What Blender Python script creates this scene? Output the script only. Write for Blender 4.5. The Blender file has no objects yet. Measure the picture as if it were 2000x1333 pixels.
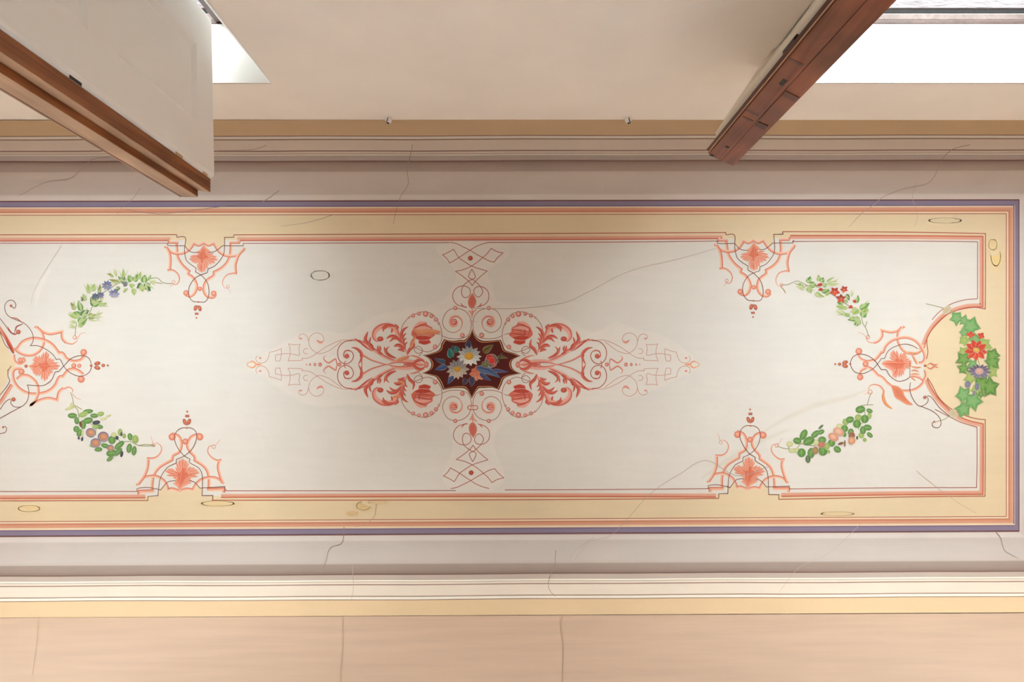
import bpy, bmesh, math, random
from mathutils import Vector, Matrix
random.seed(7)
S = bpy.context.scene
COL = S.collection
# ------------------------------------------------------------------ camera, light, exposure
F = 1333.0            # focal length in pixels of the 2000 px wide frame
CX, CY = 997.0, 768.0 # zenith point of the frame
ZC = 1.0              # camera height
HC = 3.8              # ceiling height
cd = bpy.data.cameras.new('camera'); cam = bpy.data.objects.new('camera', cd); COL.objects.link(cam)
cam.location = (0, 0, ZC); cam.rotation_euler = (math.pi, 0, 0)
cd.sensor_fit = 'HORIZONTAL'; cd.sensor_width = 36.0; cd.lens = 36.0*F/2000.0
cd.shift_x = (1000-CX)/2000.0; cd.shift_y = (CY-666.5)/2000.0
cd.clip_start = 0.01
S.camera = cam
S.view_settings.view_transform = 'Standard'; S.view_settings.look = 'None'
S.view_settings.gamma = 1.0; S.view_settings.use_curve_mapping = False
S.view_settings.exposure = -0.06
S.cycles.transparent_max_bounces = 32
S.cycles.max_bounces = 10; S.cycles.diffuse_bounces = 8
w = bpy.data.worlds.new('sky'); S.world = w; w.use_nodes = True
bg = w.node_tree.nodes['Background']; bg.inputs[0].default_value = (0.80, 0.93, 1.0, 1); bg.inputs[1].default_value = 5.0
sd = bpy.data.lights.new('sun', 'SUN'); sd.energy = 44.0; sd.angle = 0.02; sd.color = (0.85, 1.0, 1.10)
sun = bpy.data.objects.new('sun', sd); COL.objects.link(sun)
sun.rotation_euler = Vector((0.05, 0.14, -1.0)).to_track_quat('-Z', 'Y').to_euler()

# ------------------------------------------------------------------ helpers
def tag(o, label=None, cat=None, group=None, kind=None):
    if label: o['label'] = label
    if cat: o['category'] = cat
    if group: o['group'] = group
    if kind: o['kind'] = kind
    return o
def obj(name, me, parent=None, mat=None):
    o = bpy.data.objects.new(name, me); COL.objects.link(o)
    if parent is not None: o.parent = parent
    if mat is not None and me is not None and len(me.materials) == 0: me.materials.append(mat)
    return o
def empty(name, loc, parent=None):
    o = bpy.data.objects.new(name, None); COL.objects.link(o); o.location = loc; o.empty_display_size = .05
    if parent: o.parent = parent
    return o
def PX(px, py, z):      # a ray through the frame's pixel meets height z
    d = z-ZC
    return ((px-CX)/F*d, (py-CY)/F*d, z)
def lin(c): 
    c /= 255.0
    return c/12.92 if c <= .04045 else ((c+.055)/1.055)**2.4
WA = (0.80, 0.77, 0.72)
def C(r, g, b, a=1.0, w=(232, 227, 221)):   # paint colour as seen beside a white of that light
    return (min(.93, lin(r)/lin(w[0])*WA[0]), min(.93, lin(g)/lin(w[1])*WA[1]), min(.93, lin(b)/lin(w[2])*WA[2]), a)
def nodes(m):
    m.use_nodes = True; nt = m.node_tree
    return nt, nt.nodes['Principled BSDF'], nt.nodes.new, nt.links.new
def mk_paint(name='painted_plaster', rough=.85, mott=.05, streak=.014):
    m = bpy.data.materials.new(name); nt, b, N, L = nodes(m)
    b.inputs['Roughness'].default_value = rough
    at = N('ShaderNodeAttribute'); at.attribute_name = 'Col'
    tc = N('ShaderNodeTexCoord')
    mp = N('ShaderNodeMapping'); mp.inputs['Scale'].default_value = (1.0, 1.0, 1.0); L(tc.outputs['Object'], mp.inputs[0])
    n1 = N('ShaderNodeTexNoise'); n1.inputs['Scale'].default_value = 2.2; n1.inputs['Detail'].default_value = 8; n1.inputs['Roughness'].default_value = .62
    L(mp.outputs[0], n1.inputs['Vector'])
    mp2 = N('ShaderNodeMapping'); mp2.inputs['Scale'].default_value = (4, 40, 9); L(tc.outputs['Object'], mp2.inputs[0])
    n2 = N('ShaderNodeTexNoise'); n2.inputs['Scale'].default_value = 1.0; n2.inputs['Detail'].default_value = 4
    L(mp2.outputs[0], n2.inputs['Vector'])
    r1 = N('ShaderNodeMapRange'); r1.inputs[1].default_value = .3; r1.inputs[2].default_value = .7; r1.inputs[3].default_value = 1-mott; r1.inputs[4].default_value = 1+mott*.6
    L(n1.outputs[0], r1.inputs[0])
    r2 = N('ShaderNodeMapRange'); r2.inputs[1].default_value = .3; r2.inputs[2].default_value = .7; r2.inputs[3].default_value = 1-streak; r2.inputs[4].default_value = 1+streak
    L(n2.outputs[0], r2.inputs[0])
    mu = N('ShaderNodeMath'); mu.operation = 'MULTIPLY'; L(r1.outputs[0], mu.inputs[0]); L(r2.outputs[0], mu.inputs[1])
    vm = N('ShaderNodeVectorMath'); vm.operation = 'SCALE'; L(at.outputs['Color'], vm.inputs[0]); L(mu.outputs[0], vm.inputs['Scale'])
    L(vm.outputs[0], b.inputs['Base Color'])
    n3 = N('ShaderNodeTexNoise'); n3.inputs['Scale'].default_value = 14; n3.inputs['Detail'].default_value = 6
    L(tc.outputs['Object'], n3.inputs['Vector'])
    bp = N('ShaderNodeBump'); bp.inputs['Strength'].default_value = .12; bp.inputs['Distance'].default_value = .02
    L(n3.outputs[0], bp.inputs['Height']); L(bp.outputs[0], b.inputs['Normal'])
    return m
PAINT = mk_paint()
def plain(name, col, rough=.6, metal=0, noise=.05, scale=6, bump=.05, stretch=(1, 1, 1)):
    m = bpy.data.materials.new(name); nt, b, N, L = nodes(m)
    b.inputs['Roughness'].default_value = rough; b.inputs['Metallic'].default_value = metal
    tc = N('ShaderNodeTexCoord'); mp = N('ShaderNodeMapping'); mp.inputs['Scale'].default_value = stretch; L(tc.outputs['Object'], mp.inputs[0])
    n = N('ShaderNodeTexNoise'); n.inputs['Scale'].default_value = scale; n.inputs['Detail'].default_value = 6; L(mp.outputs[0], n.inputs['Vector'])
    cr = N('ShaderNodeValToRGB'); e = cr.color_ramp.elements
    e[0].position = .3; e[1].position = .7
    e[0].color = tuple(max(0, c*(1-noise)) for c in col)+(1,); e[1].color = tuple(min(1, c*(1+noise)) for c in col)+(1,)
    L(n.outputs[0], cr.inputs[0]); L(cr.outputs[0], b.inputs['Base Color'])
    bp = N('ShaderNodeBump'); bp.inputs['Strength'].default_value = bump; bp.inputs['Distance'].default_value = .02
    L(n.outputs[0], bp.inputs['Height']); L(bp.outputs[0], b.inputs['Normal'])
    return m
def wood(name, c0, c1, c2, rough=.38, patch=0.0):
    m = bpy.data.materials.new(name); nt, b, N, L = nodes(m)
    b.inputs['Roughness'].default_value = rough
    tc = N('ShaderNodeTexCoord'); mp = N('ShaderNodeMapping'); mp.inputs['Scale'].default_value = (26, 26, 1.6); L(tc.outputs['Object'], mp.inputs[0])
    n = N('ShaderNodeTexNoise'); n.inputs['Scale'].default_value = 1.6; n.inputs['Detail'].default_value = 8; n.inputs['Distortion'].default_value = .8; L(mp.outputs[0], n.inputs['Vector'])
    cr = N('ShaderNodeValToRGB'); e = cr.color_ramp.elements
    e[0].position = .28; e[0].color = c0+(1,); e[1].position = .75; e[1].color = c2+(1,)
    k = e.new(.5); k.color = c1+(1,)
    L(n.outputs[0], cr.inputs[0])
    n2 = N('ShaderNodeTexNoise'); n2.inputs['Scale'].default_value = 5; n2.inputs['Detail'].default_value = 3; L(tc.outputs['Object'], n2.inputs['Vector'])
    r2 = N('ShaderNodeMapRange'); r2.inputs[1].default_value = .35; r2.inputs[2].default_value = .7; r2.inputs[3].default_value = 1.15; r2.inputs[4].default_value = 1-patch-.15
    L(n2.outputs[0], r2.inputs[0])
    vm = N('ShaderNodeVectorMath'); vm.operation = 'SCALE'; L(cr.outputs[0], vm.inputs[0]); L(r2.outputs[0], vm.inputs['Scale'])
    L(vm.outputs[0], b.inputs['Base Color'])
    bp = N('ShaderNodeBump'); bp.inputs['Strength'].default_value = .15; bp.inputs['Distance'].default_value = .01
    L(n.outputs[0], bp.inputs['Height']); L(bp.outputs[0], b.inputs['Normal'])
    return m
def box_bm(bm, x0, x1, y0, y1, z0, z1, bev=0.0):
    r = bmesh.ops.create_cube(bm, size=1.0, matrix=Matrix.Translation(((x0+x1)/2, (y0+y1)/2, (z0+z1)/2)) @ Matrix.Diagonal((x1-x0, y1-y0, z1-z0, 1)))
    if bev > 0:
        es = list({e for v in r['verts'] for e in v.link_edges})
        bmesh.ops.bevel(bm, geom=es, offset=bev, segments=2, affect='EDGES', profile=.5)
def bm_obj(name, bm, mat, parent=None, smooth=False):
    me = bpy.data.meshes.new(name); bmesh.ops.recalc_face_normals(bm, faces=bm.faces); bm.to_mesh(me); bm.free()
    if smooth:
        for p in me.polygons: p.use_smooth = True
    return obj(name, me, parent, mat)
def boxo(name, mat, parent, *a, bev=0.003):
    bm = bmesh.new(); box_bm(bm, *a, bev=bev); return bm_obj(name, bm, mat, parent)
def prism_o(name, mat, parent, pts, z0, z1):   # a vertical prism over a plan polygon
    bm = bmesh.new()
    a = [bm.verts.new((x, y, z0)) for x, y in pts]; b = [bm.verts.new((x, y, z1)) for x, y in pts]
    bm.faces.new(a[::-1]); bm.faces.new(b)
    for i in range(len(pts)):
        j = (i+1) % len(pts); bm.faces.new((a[i], a[j], b[j], b[i]))
    return bm_obj(name, bm, mat, parent)

# ---- paint on the ceiling: flat brush work, one layer above another
def seg(s, cv):   # "x,y x,y | x,y ..." -> list of runs ; '|' is a corner
    runs = []
    for part in s.split('|'):
        p = [cv(*map(float, t.split(','))) for t in part.split()]
        if p: runs.append(p)
    for i in range(1, len(runs)):
        a, b = runs[i-1][-1], runs[i][0]
        if (a[0]-b[0])**2+(a[1]-b[1])**2 > 1e-6: runs[i].insert(0, a)
    return runs
def crom(p, n=5):
    if len(p) < 3: return list(p)
    q = [p[0]]+list(p)+[p[-1]]; out = []
    for i in range(1, len(q)-2):
        p0, p1, p2, p3 = q[i-1], q[i], q[i+1], q[i+2]
        for k in range(n):
            t = k/n; t2 = t*t; t3 = t2*t
            out.append(tuple(.5*((2*p1[j])+(-p0[j]+p2[j])*t+(2*p0[j]-5*p1[j]+4*p2[j]-p3[j])*t2+(-p0[j]+3*p1[j]-3*p2[j]+p3[j])*t3) for j in (0, 1)))
    out.append(p[-1]); return out
def path(s, cv, n=5):
    out = []
    for r in seg(s, cv):
        c = crom(r, n)
        out += c if not out else c[1:]
    return out
def Zm(x0, y0, s): return lambda x, y: (x0+x/s, y0+y/s)
ID = lambda x, y: (x, y)
class Paint:
    z = HC-.0014
    step = 1.6e-5
    def __init__(s, base=None, bg=None, edge=.5):
        s.v = []; s.f = []; s.c = []; s.zz = Paint.z if base is None else base
        s.zfun = None; s.bg = bg or WHITE; s.edge = edge
    def mixc(s, c):     # thin paint shows the ground colour through it
        if len(c) < 4 or c[3] >= .999: return tuple(c[:3])+(1,)
        a = c[3]
        if a <= 0: a = 1-s.edge
        return tuple(c[i]*a+s.bg[i]*(1-a) for i in range(3))+(1,)
    def nxt(s): s.zz -= Paint.step; return s.zz
    def add(s, pts, cols, faces, lay=True):
        z = s.nxt(); o = len(s.v)
        for p in pts:
            zz = z if s.zfun is None else s.zfun(p[0], p[1])
            s.v.append(PX(p[0], p[1], zz) if s.zfun else ((p[0]-CX)/F*(HC-ZC), (p[1]-CY)/F*(HC-ZC), zz))
        s.c += [s.mixc(c) for c in cols]; s.f += [tuple(i+o for i in f) for f in faces]
    def ribbon(s, pts, wd, stops, flip=False):
        n = len(pts)
        if n < 2: return
        P = []; K = []
        for i, p in enumerate(pts):
            a = pts[max(0, i-1)]; b = pts[min(n-1, i+1)]
            dx, dy = b[0]-a[0], b[1]-a[1]; l = math.hypot(dx, dy) or 1
            nx, ny = -dy/l, dx/l
            m = 1.0
            if 0 < i < n-1:
                d1 = (p[0]-a[0], p[1]-a[1]); d2 = (b[0]-p[0], b[1]-p[1])
                l1 = math.hypot(*d1) or 1; l2 = math.hypot(*d2) or 1
                n1 = (-d1[1]/l1, d1[0]/l1); n2 = (-d2[1]/l2, d2[0]/l2)
                bx, by = n1[0]+n2[0], n1[1]+n2[1]; bl = math.hypot(bx, by)
                if bl > .3:
                    nx, ny = bx/bl, by/bl; m = min(1.8, 1/max(.3, nx*n1[0]+ny*n1[1]))
            t = i/(n-1); h = (wd(t) if callable(wd) else wd)/2*m
            for u, c in stops:
                uu = -u if flip else u
                P.append((p[0]+nx*h*uu, p[1]+ny*h*uu)); K.append(c)
        k = len(stops)
        s.add(P, K, [(i*k+j, i*k+j+1, (i+1)*k+j+1, (i+1)*k+j) for i in range(n-1) for j in range(k-1)])
    def line(s, pts, wd, col):
        s.ribbon(pts, wd*1.05, [(-1, col), (1, col)])
    def blob(s, x, y, rx, ry, c1, c2=None, ang=0, hx=-.25, hy=-.3, n=18, soft=.82):
        c2 = c2 or c1; ca, sa = math.cos(math.radians(ang)), math.sin(math.radians(ang))
        P = [(x+hx*rx*.5, y+hy*ry*.5)]; K = [c1]
        for r, c in ((.55, tuple((a+b)/2 for a, b in zip(c1, c2))), (soft, c2), (1.0, c2[:3]+(0,))):
            for i in range(n):
                a = 2*math.pi*i/n; u, v = rx*r*math.cos(a), ry*r*math.sin(a)
                if r < .6: u += hx*rx*.3; v += hy*ry*.3
                P.append((x+u*ca-v*sa, y+u*sa+v*ca)); K.append(c)
        fs = [(0, 1+i, 1+(i+1) % n) for i in range(n)]
        for q in (0, 1):
            fs += [(1+q*n+i, 1+(q+1)*n+i, 1+(q+1)*n+(i+1) % n, 1+q*n+(i+1) % n) for i in range(n)]
        s.add(P, K, fs)
    def leaf(s, x, y, x2, y2, w, c1, c2, bend=0.0):   # base -> tip
        n = 7; dx, dy = x2-x, y2-y; P = []
        for i in range(n+1):
            t = i/n; P.append((x+dx*t-dy*bend*math.sin(math.pi*t), y+dy*t+dx*bend*math.sin(math.pi*t)))
        wf = lambda t: w*(.12+.88*math.sin(math.pi*min(1, (t+.03)**.62)))*(1 if t < .98 else .3)
        d = c1[:3]+(0,)
        s.ribbon(P, wf, [(-1, d), (-.8, c1), (-.1, c2), (.1, c1), (.8, tuple(a*.7+b*.3 for a, b in zip(c1, c2))), (1, c2[:3]+(0,))])
    def stroke(s, pts, w, c1, c2=None, head=.5, tip=.12, flip=False):
        c2 = c2 or c1
        wf = lambda t: w*(tip+(1-tip)*(math.sin(math.pi*min(1, max(0, t**(math.log(.5)/math.log(head)))))))
        s.ribbon(pts, wf, [(-1, c1[:3]+(0,)), (-.75, c1), (0, c1), (.6, c2), (.85, c2), (1, c2[:3]+(0,))], flip)
    def taper(s, pts, w0, w1, c1, c2=None, flip=False):
        c2 = c2 or c1
        s.ribbon(pts, lambda t: w0+(w1-w0)*t, [(-1, c1[:3]+(0,)), (-.7, c1), (0, c1), (.5, c2), (.8, c2), (1, c2[:3]+(0,))], flip)
    def poly(s, pts, col, colfn=None):
        from mathutils.geometry import tessellate_polygon
        tr = tessellate_polygon([[Vector((p[0], p[1], 0)) for p in pts]])
        s.add(pts, [col if colfn is None else colfn(p) for p in pts], [tuple(t) for t in tr])
    def fan(s, cx, cy, pts, cin, cout, soft=1.06):
        pts = list(pts)
        if math.hypot(pts[0][0]-pts[-1][0], pts[0][1]-pts[-1][1]) < .01: pts = pts[:-1]
        mx = lambda t: tuple(a*t+b*(1-t) for a, b in zip(cin[:3], cout[:3]))+(1,)
        sc = lambda k: [(cx+(p[0]-cx)*k, cy+(p[1]-cy)*k) for p in pts]
        s.poly(sc(soft), cout[:3]+(.55,))
        s.poly(pts, cout); s.poly(sc(.84), mx(.4)); s.poly(sc(.66), mx(.8)); s.poly(sc(.45), mx(1))
    def build(s, name, parent, label=None, mat=None):
        me = bpy.data.meshes.new(name); me.from_pydata(s.v, [], s.f)
        ca = me.color_attributes.new('Col', 'FLOAT_COLOR', 'POINT')
        ca.data.foreach_set('color', [x for c in s.c for x in c])
        me.materials.append(mat or PAINT); me.update()
        o = obj(name, me, parent)
        if label: o['label'] = label
        return o
WHITE = C(232, 227, 221); HALO = C(236, 228, 220, .8)
SAL = C(241, 186, 162); SALM = C(236, 168, 142); SALD = C(216, 112, 86); SALL = C(246, 214, 196)
LINE = C(140, 84, 72); LRED = C(186, 92, 76)
def band_stops(a=1.0): return [(-1, SALL[:3]+(0,)), (-.8, SALL), (-.4, SAL), (.35, SALM), (.6, C(224, 130, 102)), (.72, SALD), (.9, SALD), (1, SALD[:3]+(0,))]

# ------------------------------------------------------------------ ceiling, cove and cornice
T0 = dict(k=-1.6); B0 = dict(k=-4.6)
def yT(y, x): return y-1.6*(x-1000)/1000
def yB(y, x): return y-5.2*(x-1000)/1000
XR, XL = 1989.0, -145.0
def zpl(dz): return HC-dz
ceil_bm = None
pc = Paint(HC); pc.step = 0
def ring_pts(x0, x1, t, b): return [(x0, yT(t, x0)), (x1, yT(t, x1)), (x1, yB(b, x1)), (x0, yB(b, x0))]
# ceiling slab
bm = bmesh.new()
X0, X1, Y0, Y1 = -2.62, 2.56, -1.62, 1.12
box_bm(bm, X0-.1, X1+.2, Y0+.4, Y1, HC, HC+.2)
me = bpy.data.meshes.new('ceiling'); bm.to_mesh(me); bm.free()
ca = me.color_attributes.new('Col', 'FLOAT_COLOR', 'POINT')
for d in ca.data: d.color = WHITE
me.materials.append(PAINT)
ceiling = obj('ceiling', me); tag(ceiling, kind='structure')

# cove + cornice profile: (offset px from the field's edge at ceiling level, drop m, colour)
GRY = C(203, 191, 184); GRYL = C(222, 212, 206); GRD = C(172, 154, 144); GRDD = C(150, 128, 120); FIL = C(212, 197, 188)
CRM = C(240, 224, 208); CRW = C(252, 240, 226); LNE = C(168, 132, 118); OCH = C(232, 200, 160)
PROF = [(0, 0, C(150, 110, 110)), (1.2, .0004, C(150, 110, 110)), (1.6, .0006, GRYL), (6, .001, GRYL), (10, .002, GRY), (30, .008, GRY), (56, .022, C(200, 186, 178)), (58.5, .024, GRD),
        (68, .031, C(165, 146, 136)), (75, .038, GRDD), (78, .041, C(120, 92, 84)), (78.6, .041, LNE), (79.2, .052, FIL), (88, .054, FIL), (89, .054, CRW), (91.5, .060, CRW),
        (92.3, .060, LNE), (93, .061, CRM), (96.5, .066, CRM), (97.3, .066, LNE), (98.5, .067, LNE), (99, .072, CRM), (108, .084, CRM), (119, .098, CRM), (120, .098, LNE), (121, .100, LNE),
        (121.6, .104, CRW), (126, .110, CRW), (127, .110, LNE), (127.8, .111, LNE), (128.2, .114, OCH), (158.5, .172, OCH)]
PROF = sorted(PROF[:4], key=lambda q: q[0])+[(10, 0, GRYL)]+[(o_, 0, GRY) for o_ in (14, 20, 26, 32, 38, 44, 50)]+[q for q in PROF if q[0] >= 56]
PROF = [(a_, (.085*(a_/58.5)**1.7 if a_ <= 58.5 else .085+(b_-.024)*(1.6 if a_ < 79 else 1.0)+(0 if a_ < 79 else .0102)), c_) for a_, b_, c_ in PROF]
# every offset above is a distance measured in the photograph, turned here into true metres for each side
def side_y(top, off, drop, x=1000.0):
    py = yT(392.3, x)-off if top else yB(1043.6, x)+off
    return (py-CY)/F*(HC-drop-ZC)
def side_x(off, drop, right=True):
    y = ((XR if right else XL)+(off if right else -off)-CX)/F*(HC-ZC)
    return y
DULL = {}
def shaded(c):      # window side of the cornice: its shade is put into greyer, darker colours
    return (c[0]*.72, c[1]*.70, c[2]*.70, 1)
def cornice(name, a, b, label_side):
    """a, b: functions profile index -> (x, y, z) of both ends"""
    P = Paint(HC); n = 24
    for i in range(n+1):
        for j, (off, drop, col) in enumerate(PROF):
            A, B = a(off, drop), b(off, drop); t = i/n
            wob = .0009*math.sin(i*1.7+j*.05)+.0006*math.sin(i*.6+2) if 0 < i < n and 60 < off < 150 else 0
            P.v.append((A[0]+(B[0]-A[0])*t, A[1]+(B[1]-A[1])*t+wob, HC-drop)); P.c.append(shaded(col) if label_side and off > 79 else col)
    k = len(PROF)
    for i in range(n):
        for j in range(k-1): P.f.append((i*k+j, i*k+j+1, (i+1)*k+j+1, (i+1)*k+j))
    o = P.build(name, None); tag(o, kind='structure'); return o
def cxr(off, drop): return side_x(off, drop, True)
def cxl(off, drop): return side_x(off, drop, False)
def pxof(x, drop): return CX+x*F/(HC-drop-ZC)
cT = lambda xf: (lambda o, d: (xf(o, d), side_y(True, o, d, pxof(xf(o, d), d))))
cB = lambda xf: (lambda o, d: (xf(o, d), side_y(False, o, d, pxof(xf(o, d), d))))
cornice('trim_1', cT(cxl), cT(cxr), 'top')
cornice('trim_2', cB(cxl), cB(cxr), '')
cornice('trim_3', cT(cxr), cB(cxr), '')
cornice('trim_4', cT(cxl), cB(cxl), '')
DW = PROF[-1][1]; OW = PROF[-1][0]
YF = side_y(True, OW, DW)                    # window wall plane (y)
def yback(x): return side_y(False, OW, DW, pxof(x, DW))
XRW, XLW = cxr(OW, DW), cxl(OW, DW)

# ------------------------------------------------------------------ walls, floor, outside
PINK = plain('pink_wall_plaster', (0.96, 0.90, 0.84), .85, 0, .04, 3, .08)
PEACH = plain('peach_wall_plaster', (0.66, 0.47, 0.345), .85, 0, .06, 2.5, .12, (1, 1, 6))
REV = plain('white_reveal_plaster', (0.86, 0.85, 0.82), .85, 0, .03, 4, .05)
STONE = plain('rough_outer_lintel', (0.27, 0.23, 0.235), .9, 0, .2, 25, .5, (1, 4, 4))
FLOOR = plain('pale_stone_floor', (0.26, 0.25, 0.24), .6, 0, .15, 3, .1)
GROUND = plain('pale_paving', (0.62, 0.60, 0.56), .9, 0, .1, .5, .1)
ZT = HC-DW+.01
HEAD = 1.0+ (YF*F/(164-CY)) if False else ZC+YF*F/(164-CY)      # window head height
YREC = (49-CY)/F*(HEAD-ZC)                     # back of the reveal
XJF = (533-CX)/F*(HEAD-ZC); XJB = (440-CX)/F*(HEAD-ZC)
SILL = .75
WINS = []
def wallbox(name, mat, *a): o = boxo(name, mat, None, *a, bev=0); tag(o, kind='structure'); return o
YO = YREC-.42
lf, lb = -XJF, -XJB            # inner jamb distances from the centre line
rf, rb = lf+1.42, lb+1.08      # outer jambs
bm = bmesh.new()
def prism(bm, pts, z0, z1):
    a = [bm.verts.new((x, y, z0)) for x, y in pts]; b = [bm.verts.new((x, y, z1)) for x, y in pts]
    bm.faces.new(a[::-1]); bm.faces.new(b)
    for i in range(len(pts)):
        j = (i+1) % len(pts); bm.faces.new((a[i], a[j], b[j], b[i]))
prism(bm, [(-lf, YF), (lf, YF), (lb, YREC), (lb, YO), (-lb, YO), (-lb, YREC)], 0, HEAD)          # pier between the windows
prism(bm, [(rf, YF), (XRW+.3, YF), (XRW+.3, YO), (rb, YO), (rb, YREC)], 0, HEAD)
prism(bm, [(XLW-.3, YF), (-rf, YF), (-rb, YREC), (-rb, YO), (XLW-.3, YO)], 0, HEAD)
box_bm(bm, XLW-.3, XRW+.3, YO, YF, HEAD, HC+.1)
prism(bm, [(-rf, YF), (-lf, YF), (-lb, YREC), (-lb, YO), (-rb, YO), (-rb, YREC)], 0, SILL)
prism(bm, [(lf, YF), (rf, YF), (rb, YREC), (rb, YO), (lb, YO), (lb, YREC)], 0, SILL)
wf = bm_obj('wall_front', bm, PINK); tag(wf, kind='structure')
# white-washed skins of the reveals (soffit and jambs)
for n_, sx in (('trim_5', -1), ('trim_6', 1)):
    bm = bmesh.new(); e = .006
    prism(bm, [(sx*(lf+.004), YF-.001), (sx*(rf-.004), YF-.001), (sx*rb, YREC), (sx*lb, YREC)], HEAD-e, HEAD-.001)
    prism(bm, [(sx*(lf+.001), YF-.002), (sx*(lf+.006), YF-.002), (sx*(lb+.006), YREC), (sx*(lb+.001), YREC)], SILL, HEAD-e)
    prism(bm, [(sx*(rf-.001), YF-.002), (sx*(rf-.006), YF-.002), (sx*(rb-.006), YREC), (sx*(rb-.001), YREC)], SILL, HEAD-e)
    o = bm_obj(n_, bm, REV); tag(o, kind='structure')
bm = bmesh.new(); prism(bm, [(XLW-.3, yback(XLW)+.002), (XRW+.3, yback(XRW)+.002), (XRW+.3, yback(XRW)+.2), (XLW-.3, yback(XLW)+.2)], 0, HC+.1)
tag(bm_obj('wall_back', bm, PEACH), kind='structure')
bm = bmesh.new(); prism(bm, [(XLW, yback(XLW)-.001), (XRW, yback(XRW)-.001), (XRW, yback(XRW)+.004), (XLW, yback(XLW)+.004)], 0, 2.55)
tag(bm_obj('bounce_panel', bm, plain('pale_bounce_panel', (.80, .80, .80), .7, 0, .03)), kind='structure')  # unseen pale facing of the lower wall, added to neutralise the bounced light
wallbox('wall_right', PEACH, XRW, XRW+.15, YF, yback(XRW), 0, HC)
wallbox('wall_left', PEACH, XLW-.15, XLW, YF, yback(XLW), 0, HC)
wallbox('floor', FLOOR, XLW-.3, XRW+.3, YO, 1.15, -.2, 0)
g = wallbox('ground', GROUND, -25, 25, -40, YO-.01, -4.2, -4.0)

# window frames (head, jambs) of dark wood, glassless openings with the leaves swung in
WFR = wood('weathered_frame_wood', (.15, .095, .075), (.19, .13, .11), (.22, .155, .13), .5, .1)
WBK = wood('rebate_shade_wood', (.006, .003, .003), (.010, .006, .006), (.016, .009, .009), .8, .1)  # near-black colour stands for the shade inside the frame rebate
WFB = wood('brown_frame_wood', (.06, .026, .018), (.085, .040, .028), (.10, .052, .038), .5, .1)
WDK = wood('dark_stained_wood', (.045, .012, .008), (.09, .03, .02), (.14, .05, .03), .35, .2)
for i, sx in ((1, -1), (2, 1)):
    wn = empty('window_%d' % i, (sx*(lb+rb)/2, YREC-.05, SILL)); tag(wn, kind='structure')
    bx = wn.location
    def B(name, mat, x0, x1, y0, y1, z0, z1, bev=.003):
        if x0 > x1: x0, x1 = x1, x0
        return boxo(name, mat, wn, x0-bx.x, x1-bx.x, y0-bx.y, y1-bx.y, z0-bx.z, z1-bx.z, bev=bev)
    B('frame_head', WFB, sx*lb, sx*rb, YREC-.015, YREC, HEAD-.006, HEAD+.05)
    B('frame_head', WFR, sx*lb, sx*rb, YREC-.037, YREC-.015, HEAD-.003, HEAD+.05)
    B('frame_rebate', WBK, sx*lb, sx*rb, YREC-.055, YREC-.037, HEAD-.001, HEAD+.05)
    B('frame_jamb', WDK, sx*lb, sx*(lb+.03), YREC-.085, YREC-.005, SILL, HEAD-.006)
    B('frame_jamb', WDK, sx*(rb-.03), sx*rb, YREC-.085, YREC-.005, SILL, HEAD-.006)
    B('lintel', STONE, sx*lb, sx*rb, YO+.01, YREC-.055, HEAD-.004, HEAD+.05, 0)
    B('sill', STONE, sx*lb, sx*rb, YO+.01, YREC-.02, SILL-.0, SILL+.03)

# ------------------------------------------------------------------ painted bands of the ceiling
f = Paint(HC-.0003)
def rect(p, x0, x1, t, b, col): p.poly(ring_pts(x0, x1, t, b), col)
def frame(name, w, x1, t, b, cols, label=None, z=HC-.0004, rib=None):
    p = Paint(z); x0 = CX-(x1-CX)-2*(CX-922)
    for off, ww, col in cols:
        pts = [(x0-off+0, yT(t+off*-1, x0)), (x1+off, yT(t-off, x1)), (x1+off, yB(b+off, x1)), (x0-off, yB(b+off, x0)), (x0-off, yT(t-off, x0))]
        # four straight strips, mitred
        h = ww/2
        for a in range(4):
            o_ = [(x0-off-h, t-off-h, 0), (x1+off+h, t-off-h, 0), (x1+off+h, b+off+h, 1), (x0-off-h, b+off+h, 1)]
            i_ = [(x0-off+h, t-off+h, 0), (x1+off-h, t-off+h, 0), (x1+off-h, b+off-h, 1), (x0-off+h, b+off-h, 1)]
            A, B_, C_, D_ = o_[a], o_[(a+1) % 4], i_[(a+1) % 4], i_[a]
            q = [(X, (yB if s_ else yT)(Y, X)) for X, Y, s_ in (A, B_, C_, D_)]
            p.add(q, [col]*4, [(0, 1, 2, 3)])
    return p.build(name, ceiling, label)
PUR = C(146, 134, 160); PURD = C(128, 112, 140); YEL = C(236, 215, 180); YELL = C(246, 224, 190)
# yellow ground of the frieze
p = Paint(HC-.0002); rect(p, XL, XR, 392.6, 1043.4, YEL); p.build('yellow_ground', ceiling, 'pale yellow painted border')
x1 = 1985.0
frame('purple_band', 0, 1984.5, 398.2, 1037, [(0, 11.4, PUR), (-4.5, 2.4, PURD), (5.6, 1.6, C(112, 70, 70))], 'muted purple painted band', HC-.0004)
frame('pink_band', 0, 1973.5, 411, 1022.6, [(7.2, 3.0, C(248, 222, 196)), (0, 8.4, C(228, 166, 138)), (-2.5, 3.2, C(216, 146, 118)), (-6.3, 3.0, C(250, 226, 198)), (-8.2, 1.3, C(176, 88, 68))], 'salmon painted band with pale edges', HC-.00045)
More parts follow.
